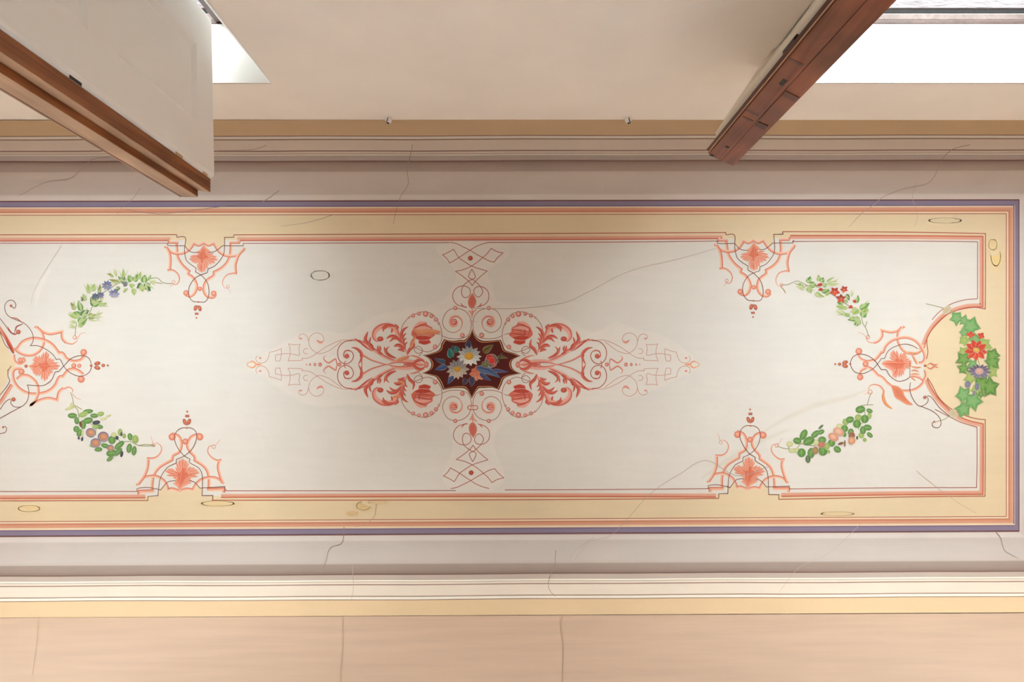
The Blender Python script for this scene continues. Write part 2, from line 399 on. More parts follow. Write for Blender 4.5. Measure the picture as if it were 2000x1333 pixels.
# white field with its two scooped ends
arcR = path("1909,604 1895,603 1868,609 1843,620 1825,637 1812,658 1804,680 | 1804,682 1806,697 1804,716 1803,735 | 1806,744 1818,766 1837,790 1861,812 1886,827 1909,835", ID, 5)
mir = lambda p: (2*922-p[0]-27, p[1])
arcL = [(-2, y+ (0)) for x, y in []]
arcLp = path("-85,604 -60,604 -30,620 0,646 6,665 20,690 30,710 | 30,712 28,722 17,730 16,745 | 6,760 0,775 -28,802 -60,822 -85,830", ID, 5)
fp = [(-85, 470)]
fp += [(343, yT(467, 343)), (440, yT(470, 440))]
fp = [(-85, 470.5), (300, 469.5), (1000, 467.5), (1500, 465.5), (1917, 464)] + [(1917, 604)] + arcR[1:-1] + [(1917, 828), (1917, 964.5), (1500, 965.5), (1000, 967), (300, 970), (-85, 971.5), (-85, 830)] + arcLp[::-1][1:-1] + [(-85, 604)]
p = Paint(HC-.00055); p.poly(fp, WHITE); p.build('white_field', ceiling, 'off-white painted field with scooped ends')

# inner salmon moulding and its thin lines
ib = Paint(HC-.0007)
def strip(s, w, flip=False, cols=None): 
    ib.ribbon(path(s, ID, 5), w, cols or [(-1, C(234, 192, 172)), (-.6, C(228, 172, 150)), (.5, C(224, 158, 134)), (.62, C(206, 98, 74)), (1, C(206, 98, 74))], flip)
PALE = [(-1, C(248, 226, 206)), (1, C(248, 226, 206))]
for s_, w_, fl in (("-90,468.8 0,468 335,467", 8.4, 0), ("463,467 900,466.3 1412,463.8", 8.4, 0), ("1541,463 1800,463.2 1916,464.5|1916,596 |", 8.4, 0)):
    pass
strip("-90,468.8 0,468.2 333,467.4", 8.0, False)
strip("464,467.4 900,466.2 1411,463.6", 8.0, False)
strip("1543,463.4 1750,463.6 1916.5,465.2 | 1916.5,530 1916.5,597 | 1905,597 1886,598.5 1864,605 1842,616 1822,636 1810,655 1802,676 1797,684", 8.2, True)
strip("1808,742 1816,760 1832,783 1858,808 1886,823 1917,831 | 1917,900 1916.5,963 | 1750,964 1526,967", 8.2, True)
strip("1398,968.4 1000,967.4 432,969", 8.0, True)
strip("284,970 0,971.5 -90,972", 8.0, True)
strip("-12,622 0,642 12,660 20,676 27,688", 7.5, False)
strip("24,752 12,770 0,788 -20,804", 7.5, False)
def tl(s, w=1.5, c=None): ib.line(path(s, ID, 5), w, c or LRED)
for s_ in ("-90,459.4 0,459 345,458.6", "457,459 900,457.2 1417,454.6", "1529,452.9 1750,453.6 1924.5,456.6 | 1924.5,530 1924,604 | 1905,601 1880,604 1853,613 1829,634 1813,655 1810,670 1812,688 1809,702",
           "1811,738 1820,752 1834,778 1856,798 1882,811 1905,818 1924,820 | 1924,900 1923.5,969.5 | 1750,971.4 1521,976", "1404,974 1000,976.8 414,977.6", "290,978 0,978.8 -90,979"):
    tl(s_)
for s_ in ("-90,475.6 0,475.4 325,475.4", "475,476 700,475 878,474.2", "952,474 1200,473.2 1404,471.2", "1547,472.2 1750,471.2 1909,472.6 | 1909,530 1909,584", "1909,584 1885,586 1858,594 1835,609 1820,625",
           "1826,800 1861,818 1881,827 1908,835 | 1908,900 1907,953 | 1750,953.4 1542,955.4", "1384,955 1200,956.6 986,957.6", "890,958.6 700,959 437,959", "269,960.4 0,960.6 -90,961"):
    tl(s_, 1.4, C(178, 104, 92))
ib.build('inner_moulding', ceiling, 'salmon painted moulding line with thin red fillets')

# ------------------------------------------------------------------ cartouches
def cart_root(name, label): 
    o = empty(name, (0, 0, 0)); o.parent = ceiling; tag(o, label); return o
LN2 = C(132, 84, 70)
ST = band_stops()
def draw(root, cv, k, bands=(), tapers=(), thin=(), balls=(), rings=(), polys=(), finial=(), leaf=None, yel=None, extra=None):
    """k = zoom scale of the numbers"""
    if yel:
        p = Paint(HC-.0006); p.poly(path(yel, cv, 3), YEL); p.build('yellow_inlay', root, 'pale yellow fill')
    p = Paint(HC-.0008)
    for it in bands:
        s_, w_, fl = it
        p.ribbon(path(s_, cv), w_/k*1.12, ST, fl)
    for s_, w0, w1, fl in tapers: p.taper(path(s_, cv), w0/k, w1/k, SAL, SALD, fl)
    for s_ in rings:
        x, y, r = s_; X, Y = cv(x, y); r /= k
        p.line([(X+r*math.cos(a*math.pi/8), Y+r*math.sin(a*math.pi/8)) for a in range(17)], 1.1, C(222, 160, 138))
    p.build('strapwork', root, 'salmon strapwork band')
    if leaf:
        p = Paint(HC-.0011); pts, (ax, ay), veins = leaf
        q = path(pts, cv, 2); X, Y = cv(ax, ay)
        p.fan(X, Y, q, C(226, 120, 90), C(238, 164, 138), 1.06)
        q2 = path(pts, cv, 1); rm = max(math.hypot(a-X, b-Y) for a, b in q2)
        for i_ in range(1, len(q2)-1):
            a, b = q2[i_]; r0 = math.hypot(a-X, b-Y)
            if r0 > .45*rm and r0 > math.hypot(q2[i_-1][0]-X, q2[i_-1][1]-Y)*.98:
                for dd in (-.22, 0, .22):
                    ca_, sa_ = math.cos(dd), math.sin(dd); ux, uy = (a-X)*ca_-(b-Y)*sa_, (a-X)*sa_+(b-Y)*ca_
                    p.leaf(X+ux*.45, Y+uy*.45, X+ux*(1.1-abs(dd)*.5), Y+uy*(1.1-abs(dd)*.5), rm*.17, C(240, 172, 146), C(218, 104, 76))
        for s_, w_ in veins: p.stroke(path(s_, cv), w_/k*.42, C(238, 140, 110), C(216, 86, 60))
        p.build('acanthus_leaf', root, 'orange-red acanthus leaf')
    p = Paint(HC-.0013)
    for x, y, r in balls: X, Y = cv(x, y); p.blob(X, Y, r/k, r/k, C(244, 182, 158), C(222, 116, 88))
    p.build('scroll_knob', root)
    p = Paint(HC-.0014)
    for s_ in thin: p.line(path(s_, cv), 1.25, LN2)
    p.build('thread_line', root, 'thin brown line')
    p = Paint(HC-.0015)
    for x, y, rx, ry, a in finial: X, Y = cv(x, y); p.blob(X, Y, rx/k, ry/k, C(228, 140, 104), C(168, 66, 44), a)
    p.build('drop_finial', root, 'red and brown beads')
    if extra:
        p = Paint(HC-.0012); extra(p, cv, k); p.build('brush_detail', root)

def aff(src, dst, base):   # map three source landmarks (zoom coordinates) to three frame pixels
    (x1, y1), (x2, y2), (x3, y3) = src; (u1, v1), (u2, v2), (u3, v3) = dst
    M = Matrix(((x1, y1, 1), (x2, y2, 1), (x3, y3, 1))).inverted()
    A = M @ Vector((u1, u2, u3)); B_ = M @ Vector((v1, v2, v3))
    return lambda x, y: (A[0]*x+A[1]*y+A[2], B_[0]*x+B_[1]*y+B_[2])
topC = dict(
    bands=[("290,230 300,300 305,390 335,465 390,540 460,600 | 448,640 505,680 545,740 560,800 535,880 480,925 420,905", 36, True),
           ("1010,225 1005,370 965,480 890,560 790,615 | 785,660 700,720 665,780 660,860 700,925 770,940 810,905", 36, False),
           ("150,275 225,345 300,370 380,365 445,335 490,290 525,235 | 590,262 655,228 | 715,262 785,232 | 830,310 880,365 950,398 1030,402 1105,380 1185,295", 34, False),
           ("165,290 200,350 215,420 215,500 210,575", 36, True), ("205,190 207,226 | 240,226 325,226", 34, False), ("990,226 1110,226 | 1125,190", 34, False),
           ("1175,315 1110,385 1075,470 1062,540 1070,630", 36, True)],
    tapers=[("180,592 250,590 310,632 335,690 322,745 290,775 255,765 245,742", 28, 7, True), ("1085,640 1040,630 960,650 912,705 900,765 925,820", 26, 7, False), ("255,770 215,812", 8, 4, False), ("925,820 975,830 1010,892", 7, 4, False),
            ],
    rings=[(262, 742, 20), (968, 800, 18)],
    thin=["305,125 | 305,158 | 415,162 405,300 412,400 440,475 555,560 | 548,610 | 630,660 700,750 722,850 712,940 670,1000 585,1000 515,992 465,930 460,830 500,740 570,670 700,620 | 710,570 | 800,530 880,440 920,350 925,160 | 1045,160 | 1045,128",
          "165,238 | 190,238 | 200,268 410,270 | 430,300 470,340 530,358 590,355", "720,355 780,350 830,325 900,270 | 1165,272 | 1168,243 1183,243"],
    balls=[(425, 885, 38), (785, 890, 38), (605, 830, 30)],
    finial=[(585, 1002, 14, 10, 0), (548, 1080, 24, 38, 15), (603, 1085, 24, 38, -15), (576, 1060, 20, 14, 0), (552, 1155, 14, 16, 0), (575, 1155, 14, 16, 0), (560, 1208, 11, 11, 0)],
    leaf=("655,262 690,300 735,345 695,352 720,390 790,405 825,455 790,462 782,492 730,490 690,450 700,500 715,515 688,545 668,590 628,605 592,590 565,520 580,500 588,455 558,492 520,480 478,445 492,422 540,400 590,370 560,355 600,330 630,290", (640, 400),
          [("655,270 645,420 630,590", 30), ("650,380 720,420 800,455", 16), ("640,390 570,420 495,445", 16), ("635,500 625,560 628,600", 46)]),
    yel="408,90 | 408,162 | 405,260 | 430,300 470,325 490,290 525,238 | 590,258 655,225 | 715,258 788,232 | 830,300 860,320 922,250 | 925,90")
botC = dict(
    bands=[("300,1078 300,930 322,840 380,765 500,692 | 508,640 572,600 592,520 572,440 535,402 480,385", 32, False),
           ("930,1060 918,900 868,790 755,705 | 750,660 690,592 662,520 690,440 740,408 790,400", 32, True),
           ("135,990 200,905 280,882 350,890 420,935 462,1000 475,1050 | 525,1040 605,1072 | 680,1048 752,1060 | 792,980 860,930 950,918 1020,940 1082,998", 30, True),
           ("145,975 205,880 235,780 238,665", 32, False), ("165,1100 168,1062 | 200,1062 325,1062", 38, True), ("905,1062 1085,1062 | 1085,1100", 38, True), ("1075,985 1035,880 1015,790 1028,712", 32, True)],
    tapers=[("225,668 300,668 350,640 382,572 362,512 310,480", 26, 8, True), ("1045,712 990,715 925,672 885,605 900,545 940,535", 26, 8, False), ("285,500 250,402", 8, 4, False), ("940,535 980,520 1012,462", 7, 4, False),
            ],
    rings=[(288, 512, 20), (950, 552, 20)],
    thin=["265,1170 | 265,1122 | 373,1115 | 380,950 402,870 460,780 550,735 | 550,690 | 640,645 720,560 755,450 745,370 700,325 640,315 575,320 525,370 515,450 560,560 630,650 | 698,690 | 700,735 800,800 845,900 855,1130 | 975,1132 | 975,1188",
          "130,1058 | 145,1058 | 145,1025 250,1015 390,1045 | 400,1045 460,965 510,945 560,945", "690,945 760,965 828,1040 | 1100,1030 | 1102,1064 1120,1064"],
    balls=[(487, 420, 42), (790, 428, 42), (635, 480, 36)],
    finial=[(640, 318, 12, 9, 0), (615, 245, 22, 38, -20), (662, 245, 22, 38, 20), (638, 270, 22, 16, 0), (627, 175, 13, 17, 0), (650, 175, 13, 17, 0), (635, 123, 12, 12, 0)],
    leaf=("602,1062 578,1012 528,968 575,965 520,890 450,835 460,812 520,800 555,845 590,790 562,768 580,720 622,695 672,735 692,768 665,790 690,842 740,805 772,825 798,860 740,900 680,960 718,972 650,1012", (620, 880),
          [("602,1055 615,900 625,720", 40), ("615,900 700,880 785,855", 26), ("610,900 530,870 460,830", 24)]),
    yel="378,1190 | 378,1050 | 400,1045 | 435,1000 455,1010 475,1052 | 525,1045 605,1075 | 680,1052 752,1062 | 790,1000 830,1045 | 852,1045 | 855,1190")
r = cart_root('cartouche', 'painted cartouche pointing down at the left of the ceiling')
draw(r, Zm(300, 440, 6.665), 6.665, **topC)
r = cart_root('cartouche', 'painted cartouche pointing down at the right of the ceiling')
draw(r, aff([(305, 125), (1045, 128), (560, 1208)], [(1417.2, 454.0), (1528.6, 453.2), (1470.5, 619.6)], 0), 6.5, **topC)
r = cart_root('cartouche', 'painted cartouche pointing up at the lower right of the ceiling')
draw(r, Zm(1360, 780, 6.06), 6.06, **botC)
r = cart_root('cartouche', 'painted cartouche pointing up at the lower left of the ceiling')
draw(r, aff([(265, 1170), (975, 1188), (635, 123)], [(289, 978), (415.5, 977.4), (366, 804.5)], 0), 5.8, **botC)

def exR(p, cv, k):
    p.fan(*cv(960, 980), path("865,885 960,905 1020,960 1040,1020 1090,1085 1145,1135 1070,1135 980,1080 920,1040 890,960", cv, 3), C(222, 128, 96), C(232, 146, 112))
    for s_, w_ in (("1050,440 1040,500 1030,560", 40), ("1130,470 1180,560 1210,620", 34), ("1080,450 1190,470 1260,440", 30), ("1120,640 1200,655 1260,650", 26), ("1125,700 1180,690 1230,715", 26), ("1120,745 1180,735 1240,750", 22), ("1115,770 1150,800 1190,830", 22)):
        p.stroke(path(s_, cv), w_/k, C(232, 168, 128), C(222, 138, 98))
    p.stroke(path("775,960 765,1040 800,1130 880,1192", cv), 46/k, C(232, 160, 112), C(222, 140, 92), .5, .3)
    for s_, w_ in (("1330,632 1380,600 1420,618 1482,612", 22), ("1330,640 1380,672 1430,640 1482,658", 22)): p.stroke(path(s_, cv), w_/k, C(236, 150, 118), C(214, 96, 70))
    p.line(path("1112,580 1112,780", cv), 1.0, LN2)
r = cart_root('cartouche', 'painted cartouche at the right end pointing left with a worn patch')
draw(r, Zm(1610, 620, 6.667), 6.667,
     bands=[("1040,115 955,172 860,192 738,165 | 748,240 700,308 640,330", 34, True),
            ("1010,130 968,190 955,280 985,370 1040,440 1120,472 1200,468 1270,420 1300,360", 34, False),
            ("640,565 700,505 738,452 | 762,450 790,380 860,312 970,270 1080,262 1180,300 1250,370 1298,460 1310,530 1280,590 1225,600", 36, False),
            ("480,690 560,655 630,690 695,760 | 755,790 820,860 900,912 1020,960 1150,952 1240,905 1292,835 1245,788 1180,765 1125,762", 34, True),
            ("430,490 480,550 560,575 640,560", 30, True), ("450,745 480,690 540,660", 30, False), ("1310,690 1325,760 1290,830", 30, False)],
     tapers=[("640,332 590,328 555,300 540,265", 16, 7, True), ("775,975 730,908 660,880 600,892 568,940", 32, 8, False), ("545,268 500,218 430,196", 8, 4, False), ("575,978 510,1012", 7, 4, False)],
     rings=[(570, 256, 20), (595, 970, 24)],
     thin=["1215,412 1140,370 1040,350 920,382 830,440 785,535 | 740,540 | 690,610 620,680 500,735 400,715 350,650 340,580 380,510 460,482 560,500 650,560 700,625 740,685 | 805,685 840,750 900,805 970,836 1060,815 1110,780",
           "1120,850 1112,950 1150,1060 1220,1150 1290,1150 1345,1100 1342,1045 1310,1025", "1340,1020 1400,1050 1500,1180 1620,1280", "1220,1150 1380,1210 1470,1275 1510,1340 1515,1400 1480,1440 1420,1430 1400,1390 1425,1360"],
     balls=[(448, 445, 46), (465, 782, 42), (535, 610, 40)],
     finial=[(335, 608, 14, 14, 0), (268, 590, 40, 26, -20), (268, 634, 40, 26, 20), (196, 612, 22, 20, 0), (140, 612, 14, 14, 0), (1305, 1045, 22, 22, 0), (1428, 1362, 14, 14, 0), (1310, 632, 20, 16, 0)],
     leaf=("752,605 785,570 850,562 900,568 862,490 900,440 950,500 1005,545 1032,470 1062,480 1052,560 1122,570 1122,640 1062,662 1000,762 962,720 930,782 888,762 880,700 800,652", (970, 600), [("760,608 900,600 1110,600", 70), ("1000,590 940,520 890,460", 40), ("980,620 940,690 920,760", 40)]),
     extra=exR)
def exL(p, cv, k):
    p.stroke(path("0,350 50,430 95,520 122,585", cv), 32/k, C(212, 100, 74), C(180, 60, 44), .7)
    p.stroke(path("50,470 90,520 110,560", cv), 20/k, C(190, 72, 52), C(160, 50, 40), .6)
    for s_, w_ in (("90,400 130,415 165,395", 12), ("100,268 150,280 200,318", 9), ("140,390 150,350 205,325", 7), ("65,345 85,380 105,400", 10)): p.stroke(path(s_, cv), w_/k, C(210, 96, 74), C(180, 66, 50))
r = cart_root('cartouche', 'painted cartouche at the left end pointing right')
draw(r, Zm(0, 560, 4.444), 4.444,
     bands=[("305,345 370,388 440,410 542,388 | 545,450 580,488", 24, False), ("315,352 362,400 380,480 350,550 290,590 220,592 160,565 132,530", 24, True),
            ("150,545 200,482 280,452 370,462 450,502 512,580 | 545,582 580,628 640,650 700,640 735,605", 25, True),
            ("722,765 665,725 600,725 548,785 | 515,790 480,860 420,910 340,932 250,930 170,888 120,820 112,745 140,712 190,712", 25, False),
            ("150,808 190,775 250,780 310,830 332,900 312,980 258,1038 | 340,992 420,972 500,990 | 515,920 555,885", 24, True),
            ("120,590 130,650 180,675 222,645 205,612", 20, True)],
     tapers=[("580,488 630,498 672,470", 16, 7, False), ("555,885 600,872 632,895 630,920", 16, 7, False), ("668,462 700,412 745,400", 8, 3, False), ("630,930 660,965 705,982", 8, 3, False)],
     rings=[(650, 443, 16)],
     thin=["98,165 125,190 140,160 120,125 80,122 45,160 50,220 80,260 130,285 220,325 280,400 290,470 265,515 | 330,515 400,545 460,590 490,635 | 525,635 560,700 620,755 700,780 770,750 795,690 770,620 700,600 620,625 560,685 510,740 | 480,745 450,810 390,855 330,862 240,855 | 252,912 240,990 190,1042 130,1045 98,1015 102,980",
           "185,1045 100,1090 0,1145", "0,275 50,340 90,395 130,410", "28,1225 45,1215 60,1235 45,1268 0,1277", "130,402 142,350 200,325", "95,975 50,1000 0,1070", "70,720 72,780 85,820 60,870 0,945", "0,395 45,500 80,540", "100,690 70,730"],
     balls=[(728, 572, 30), (706, 805, 32), (188, 740, 28), (180, 640, 24), (642, 688, 22), (690, 688, 18)],
     finial=[(793, 688, 13, 11, 0), (846, 668, 28, 17, -15), (846, 706, 28, 17, 15), (898, 685, 17, 15, 0), (937, 685, 9, 9, 0), (98, 168, 12, 12, 0), (120, 980, 18, 18, 0), (162, 395, 20, 20, 0), (30, 1222, 10, 10, 0), (228, 692, 14, 14, 0)],
     leaf=("252,690 290,672 315,665 290,640 315,605 335,640 352,662 372,650 358,625 385,590 405,570 425,600 430,640 465,635 470,665 515,690 470,720 440,715 455,745 430,760 415,790 390,815 370,780 350,745 370,725 320,722 320,770 295,750 280,722", (380, 692), [("255,692 380,690 510,692", 24), ("385,690 400,640 405,590", 24), ("385,700 390,750 388,800", 24), ("300,690 315,650 318,615", 12), ("300,700 305,730 315,760", 12)]),
     extra=exL)

# ------------------------------------------------------------------ centre medallion
WD = (205, 192, 180)
def D(r_, g_, b_, a=1.0): return C(r_, g_, b_, a, WD)
R1, R2, R3 = D(214, 150, 132), D(196, 96, 78), D(180, 62, 48)
MX, MY = 922.0, 712.5
med = cart_root('medallion', 'painted centre medallion of dark flowers with red scrollwork')
# lighter cleaned ground around the ornament
p = Paint(HC-.00058, None, 1.0)
hal = path("480,713 520,690 585,655 640,648 680,650 735,618 790,606 860,592 885,560 890,530 860,500 862,480 985,480 988,505 952,530 962,560 975,592 1050,602 1110,628 1160,650 1200,630 1245,645 1300,660 1360,712 1300,750 1240,775 1200,785 1130,790 1060,815 980,830 965,870 985,930 955,955 890,955 865,930 885,870 870,830 800,820 730,795 680,790 620,795 560,770", ID, 4)
p.poly([(MX+(q[0]-MX)*1.012, MY+(q[1]-MY)*1.02) for q in hal[:-1]], C(235, 229, 222)); p.poly(hal[:-1], C(238, 231, 224)); p.build('pale_ground', med, 'lighter ground behind the scrollwork')
LQ = Zm(640, 570, 4.761)
def four(fn): 
    for sx in (1, -1):
        for sy in (1, -1):
            fn(lambda q, sx=sx, sy=sy: (MX+(q[0]-MX)*sx, MY+(q[1]-MY)*sy), sx*sy < 0)
FI = [0]
def quad(name, label, f):   # traced once in the upper left quarter, painted four times as separate pieces
    FI[0] += 1
    for sx in (1, -1):
        for sy in (1, -1):
            p = Paint(HC-.0007-FI[0]*1.3e-4-(sx+1)*2.1e-6-(sy+1)*4.3e-6)
            cv = lambda x, y, sx=sx, sy=sy: (lambda q: (MX+(q[0]-MX)*sx, MY+(q[1]-MY)*sy))(LQ(x, y))
            f(p, cv, sx*sy < 0); p.build(name, med, label)
K = 4.761
LNM = D(160, 112, 98)
def volute(p, cv, fl):
    p.line(path("1062,410 1130,435 1240,436 1308,402 1335,320 1322,235 1272,178 1192,156 1115,180 1070,265 1082,330 1125,370 1180,380 1232,352", cv), 1.3, LNM)
    p.taper(path("1225,360 1250,310 1244,262 1205,230 1155,240 1138,285 1160,318 1192,306 1190,280", cv), 6/K, 38/K, R1, R2, not fl)
    p.blob(*cv(1172, 290), 27/K, 25/K, R1, R2)
    p.line(path("1160,262 1185,258 1200,278 1192,300 1172,300", cv), 1.5, R3)
def beads(p, cv, fl):
    for x, y, r_ in ((1187, 154, 18), (1253, 408, 20), (1000, 515, 20), (755, 242, 9), (795, 224, 17), (848, 206, 17), (912, 208, 25), (965, 228, 18), (1007, 262, 18), (1033, 297, 11)):
        p.blob(*cv(x, y), r_/K*1.1, r_/K*1.1, D(226, 170, 156), D(182, 84, 70))
def tulip(p, cv, fl):
    p.fan(*cv(890, 390), path("785,372 815,320 865,288 912,285 928,312 972,338 975,372 1000,395 978,420 945,445 958,475 905,490 850,480 846,450 808,430 780,400", cv, 3), D(206, 118, 98), D(196, 92, 74), 1.04)
    for s_, w_, c_ in (("800,335 860,300 915,292", 46, R1), ("800,372 870,350 965,345", 52, R1), ("805,395 880,390 978,388", 40, R2), ("815,425 880,430 960,430", 46, R3), ("850,462 900,475 955,462", 40, R3), ("805,340 815,380 830,420", 22, R2), ("850,345 860,400 900,440", 14, R3)):
        p.stroke(path(s_, cv), w_/K, c_, R3, flip=fl)
def tulip_ring(p, cv, fl):
    p.line(path("680,380 700,310 755,242 850,195 912,190 980,215 1035,297 1060,370 1058,450 1030,505 1000,530 940,560 880,550 835,530 805,520", cv), 1.3, LNM)
    p.line(path("845,600 870,580 882,545 862,515 830,510 805,535 820,565 850,575 885,555", cv), 1.3, LNM)
    p.stroke(path("1060,405 1000,390 960,395", cv), 8/K, LNM)
def acan(p, cv, fl):
    p.stroke(path("745,590 715,530 680,470 652,400 625,345 570,318 500,325 445,365 432,420 460,455 510,445", cv), 52/K, R1, R2, .55, .18, fl)
    p.stroke(path("640,330 600,318 540,320 500,345", cv), 30/K, R2, R3, .5, .1, fl)
    p.blob(*cv(490, 440), 30/K, 24/K, R2, R3)
    for s_, w_ in (("560,330 525,345 515,375", 16), ("600,340 600,365 590,385", 16), ("640,350 650,330 620,300", 18), ("690,480 640,430 590,415 545,440", 26), ("655,440 610,440 575,470", 16), ("720,540 660,500 615,510", 26), ("715,560 680,540 650,545", 18),
                   ("700,470 680,420 700,360 750,325", 24), ("700,480 700,420 730,385", 16), ("715,520 705,460 735,430", 16), ("720,540 720,490 745,470", 14), ("740,590 760,540 800,500 790,440", 24),
                   ("640,620 580,600 540,560 525,510", 24), ("600,610 560,590 545,540 575,510", 16), ("520,590 475,560 465,500", 22), ("480,560 490,530 480,500", 14), ("430,550 395,500 385,480", 34), ("400,510 350,450 375,370", 26), ("395,500 390,460 405,420", 14)):
        p.stroke(path(s_, cv), w_/K*1.35, R2, R3, .45, .08, fl)
def stem(p, cv, fl):
    p.stroke(path("690,650 600,638 500,590 400,520 300,465 240,452 190,455", cv), 30/K, R1, R3, .45, .15, fl)
    p.stroke(path("420,560 360,520 300,470 250,432", cv), 14/K, R3, R3, .5, .1, fl)
    p.line(path("230,455 160,465 110,510 92,570 110,640 160,672 212,655 240,605 225,560 185,545 150,575 160,615", cv), 1.5, D(168, 92, 76))
    p.blob(*cv(180, 600), 22/K, 22/K, R2, R3)
    p.stroke(path("215,560 165,550 150,600 180,625", cv), 10/K, R2, R3)
def heart(p, cv, fl):
    p.stroke(path("220,520 270,530 312,570 315,620 285,680", cv), 30/K, R2, R3, .5, .1, fl)
    p.taper(path("330,590 420,640 560,682", cv), 20/K, 12/K, R1, R3, fl)
    p.line(path("300,770 308,740 318,680 322,590", cv), 1.2, R2)
def sheath(p, cv, fl):
    p.stroke(path("560,678 640,650 760,650 860,672 900,680", cv), 40/K, R1, R2, .5, .1, fl)
    p.stroke(path("900,640 850,620 800,600 760,595", cv), 18/K, R1, R3, .4, .1, fl)
    p.stroke(path("910,690 880,720 830,715 770,672 700,690", cv), 30/K, R2, R3, .5, .1, fl)
    p.blob(*cv(917, 680), 22/K, 30/K, R1, R2)
for nm, lb_, fn in (('volute', 'red spiral volute with thin outer coil', volute), ('tulip_ring', None, tulip_ring), ('tulip', 'red tulip flower head', tulip), ('acanthus_scroll', 'curling red acanthus', acan), ('stem_scroll', None, stem), ('heart_scroll', None, heart), ('sheath', None, sheath), ('bead_string', 'graded salmon beads', beads)):
    quad(nm, lb_, fn)
p = Paint(HC-.0020)
for s_, w_ in (("800,350 860,380 940,372 1050,378", 60), ("815,420 790,470 770,530", 34), ("640,640 700,625 760,600", 40), ("650,830 700,850 690,880", 26), ("600,985 640,975 690,985", 22)):
    p.stroke(path(s_, LQ), w_/K, D(206, 134, 96), D(196, 116, 80), .5, .3)
p.build('worn_patch', med, 'brownish orange retouching')
# the pointed outer tips
LT = Zm(460, 620, 7.143); KT = 7.143
def tip(p, cv, fl):
    c = D(190, 140, 124)
    for s_ in ("1650,330 1520,318 1420,340 1290,400 1180,470 1080,540 1000,572 930,572 | 920,600 735,608 | 760,530 758,430 740,372 | 820,385 900,380 | 885,440 890,530 800,515 690,508 560,530 | 562,605 620,610 | 640,520 640,440 | 560,470 475,490 | 460,560 420,620 360,640 300,620 285,570 310,540",
               "1480,340 1400,400 1300,470 1200,505 1130,498 1050,430 1022,340 1050,260 1130,218 1210,250 1232,320 1195,345",
               "1020,340 1000,270 950,235 895,250 885,290 915,305", "1010,440 970,440 948,475 965,505 1005,510"):
        p.line(path(s_, cv), 1.15, c)
    p.stroke(path("1232,320 1200,355 1160,345 1130,315", cv), 34/KT, R1, R2, .5, .1, fl)
    p.blob(*cv(345, 570), 18/KT, 14/KT, R1, R2); p.blob(*cv(910, 298), 20/KT, 12/KT, R1, R2)
    p.stroke(path("370,665 300,668 240,620 160,640", cv), 26/KT, D(240, 170, 130), R2, .5, .1, fl)
    p.stroke(path("240,700 180,690 150,645", cv), 16/KT, D(240, 180, 140), R2, .5, .1, fl)
    p.stroke(path("1480,670 1420,670 1400,590 1370,600 1300,640 1240,600 1230,560 1270,530", cv), 24/KT, R1, R3, .5, .1, fl)
    for x, r_ in ((990, 7), (1040, 12), (1108, 17), (1182, 22), (1450, 22)): p.blob(*cv(x, 664), r_/KT*1.15, r_/KT*1.15, D(226, 160, 142), D(184, 84, 68))
    p.stroke(path("1545,610 1520,640 1520,690 1545,715", cv), 10/KT, R2)
for sx in (1, -1):
    for sy in (1, -1):
        p = Paint(HC-.0008-(sx+1)*2.1e-6-(sy+1)*4.3e-6)
        cv = lambda x, y, sx=sx, sy=sy: (lambda q: (MX+(q[0]-MX)*sx+(4 if sx < 0 else 0), MY+(q[1]-MY)*sy))(LT(x, y))
        tip(p, cv, sx*sy < 0); p.build('tip_tracery', med, 'fine thin tapering line tracery')
# upper and lower spires
VT = Zm(840, 460, 6.665)
def spire(p, cv, fl, top):
    c = D(166, 92, 80)
    for s_ in ("260,92 340,108 430,150 520,195 600,245 685,290 760,330 832,350 | 880,290 950,230 | 870,212 795,170 | 740,240 685,290 620,345 540,400 440,445 330,470 | 420,530 510,605 548,655 | 590,600 670,525 742,465 | 640,435 540,400 450,345 375,290 335,230 305,182 | 240,220 165,255 | 215,300 255,362 | 310,330 375,290 450,240 520,195 600,145 690,110 760,92",
               "545,440 500,535 548,572 590,540 545,440", "548,572 470,620 425,670 410,740 430,800 480,810 520,770 520,710 480,670 420,660 350,685 300,750 300,830 350,900 420,925 480,935", "548,572 620,630 670,690 685,740 650,795 610,800 575,760 572,710 610,672 680,672 740,710 765,780 750,860 690,910 610,935"):
        p.line(path(s_, cv), 1.35, c)
    p.blob(*cv(525, 298), 32/6.665, 32/6.665, D(204, 90, 62), D(160, 52, 38))
    p.fan(*cv(545, 860), path("552,755 590,820 598,880 570,940 545,950 515,935 495,880 510,810", cv, 3), R2, D(196, 110, 90), 1.06)
    p.stroke(path("480,940 430,925 400,880", cv), 16/6.665, R2, R3); p.stroke(path("615,935 650,915 670,880", cv), 16/6.665, R2, R3)
    for s_ in ("545,1080 560,1000 610,960", "545,1080 530,1010 500,980", "545,1090 545,1010 545,950"): p.stroke(path(s_, cv), 20/6.665, D(208, 150, 124), R2, .6)
    if top: p.stroke(path("500,1135 545,1112 610,1138", cv), 9/6.665, R1, R2)
    else:
        p.line(path("500,1120 480,1145 500,1170 590,1170 610,1145 590,1120 500,1120", cv), 1.6, R2)
for sy, nm in ((1, 1), (-1, 0)):
    p = Paint(HC-.0008); cv = lambda x, y, sy=sy: (lambda q: (q[0]+(0 if sy > 0 else 1.5), 714.3+(q[1]-714.3)*sy))(VT(x, y))
    spire(p, cv, sy < 0, nm); p.build('spire', med, 'red line knotwork spire with a bud')
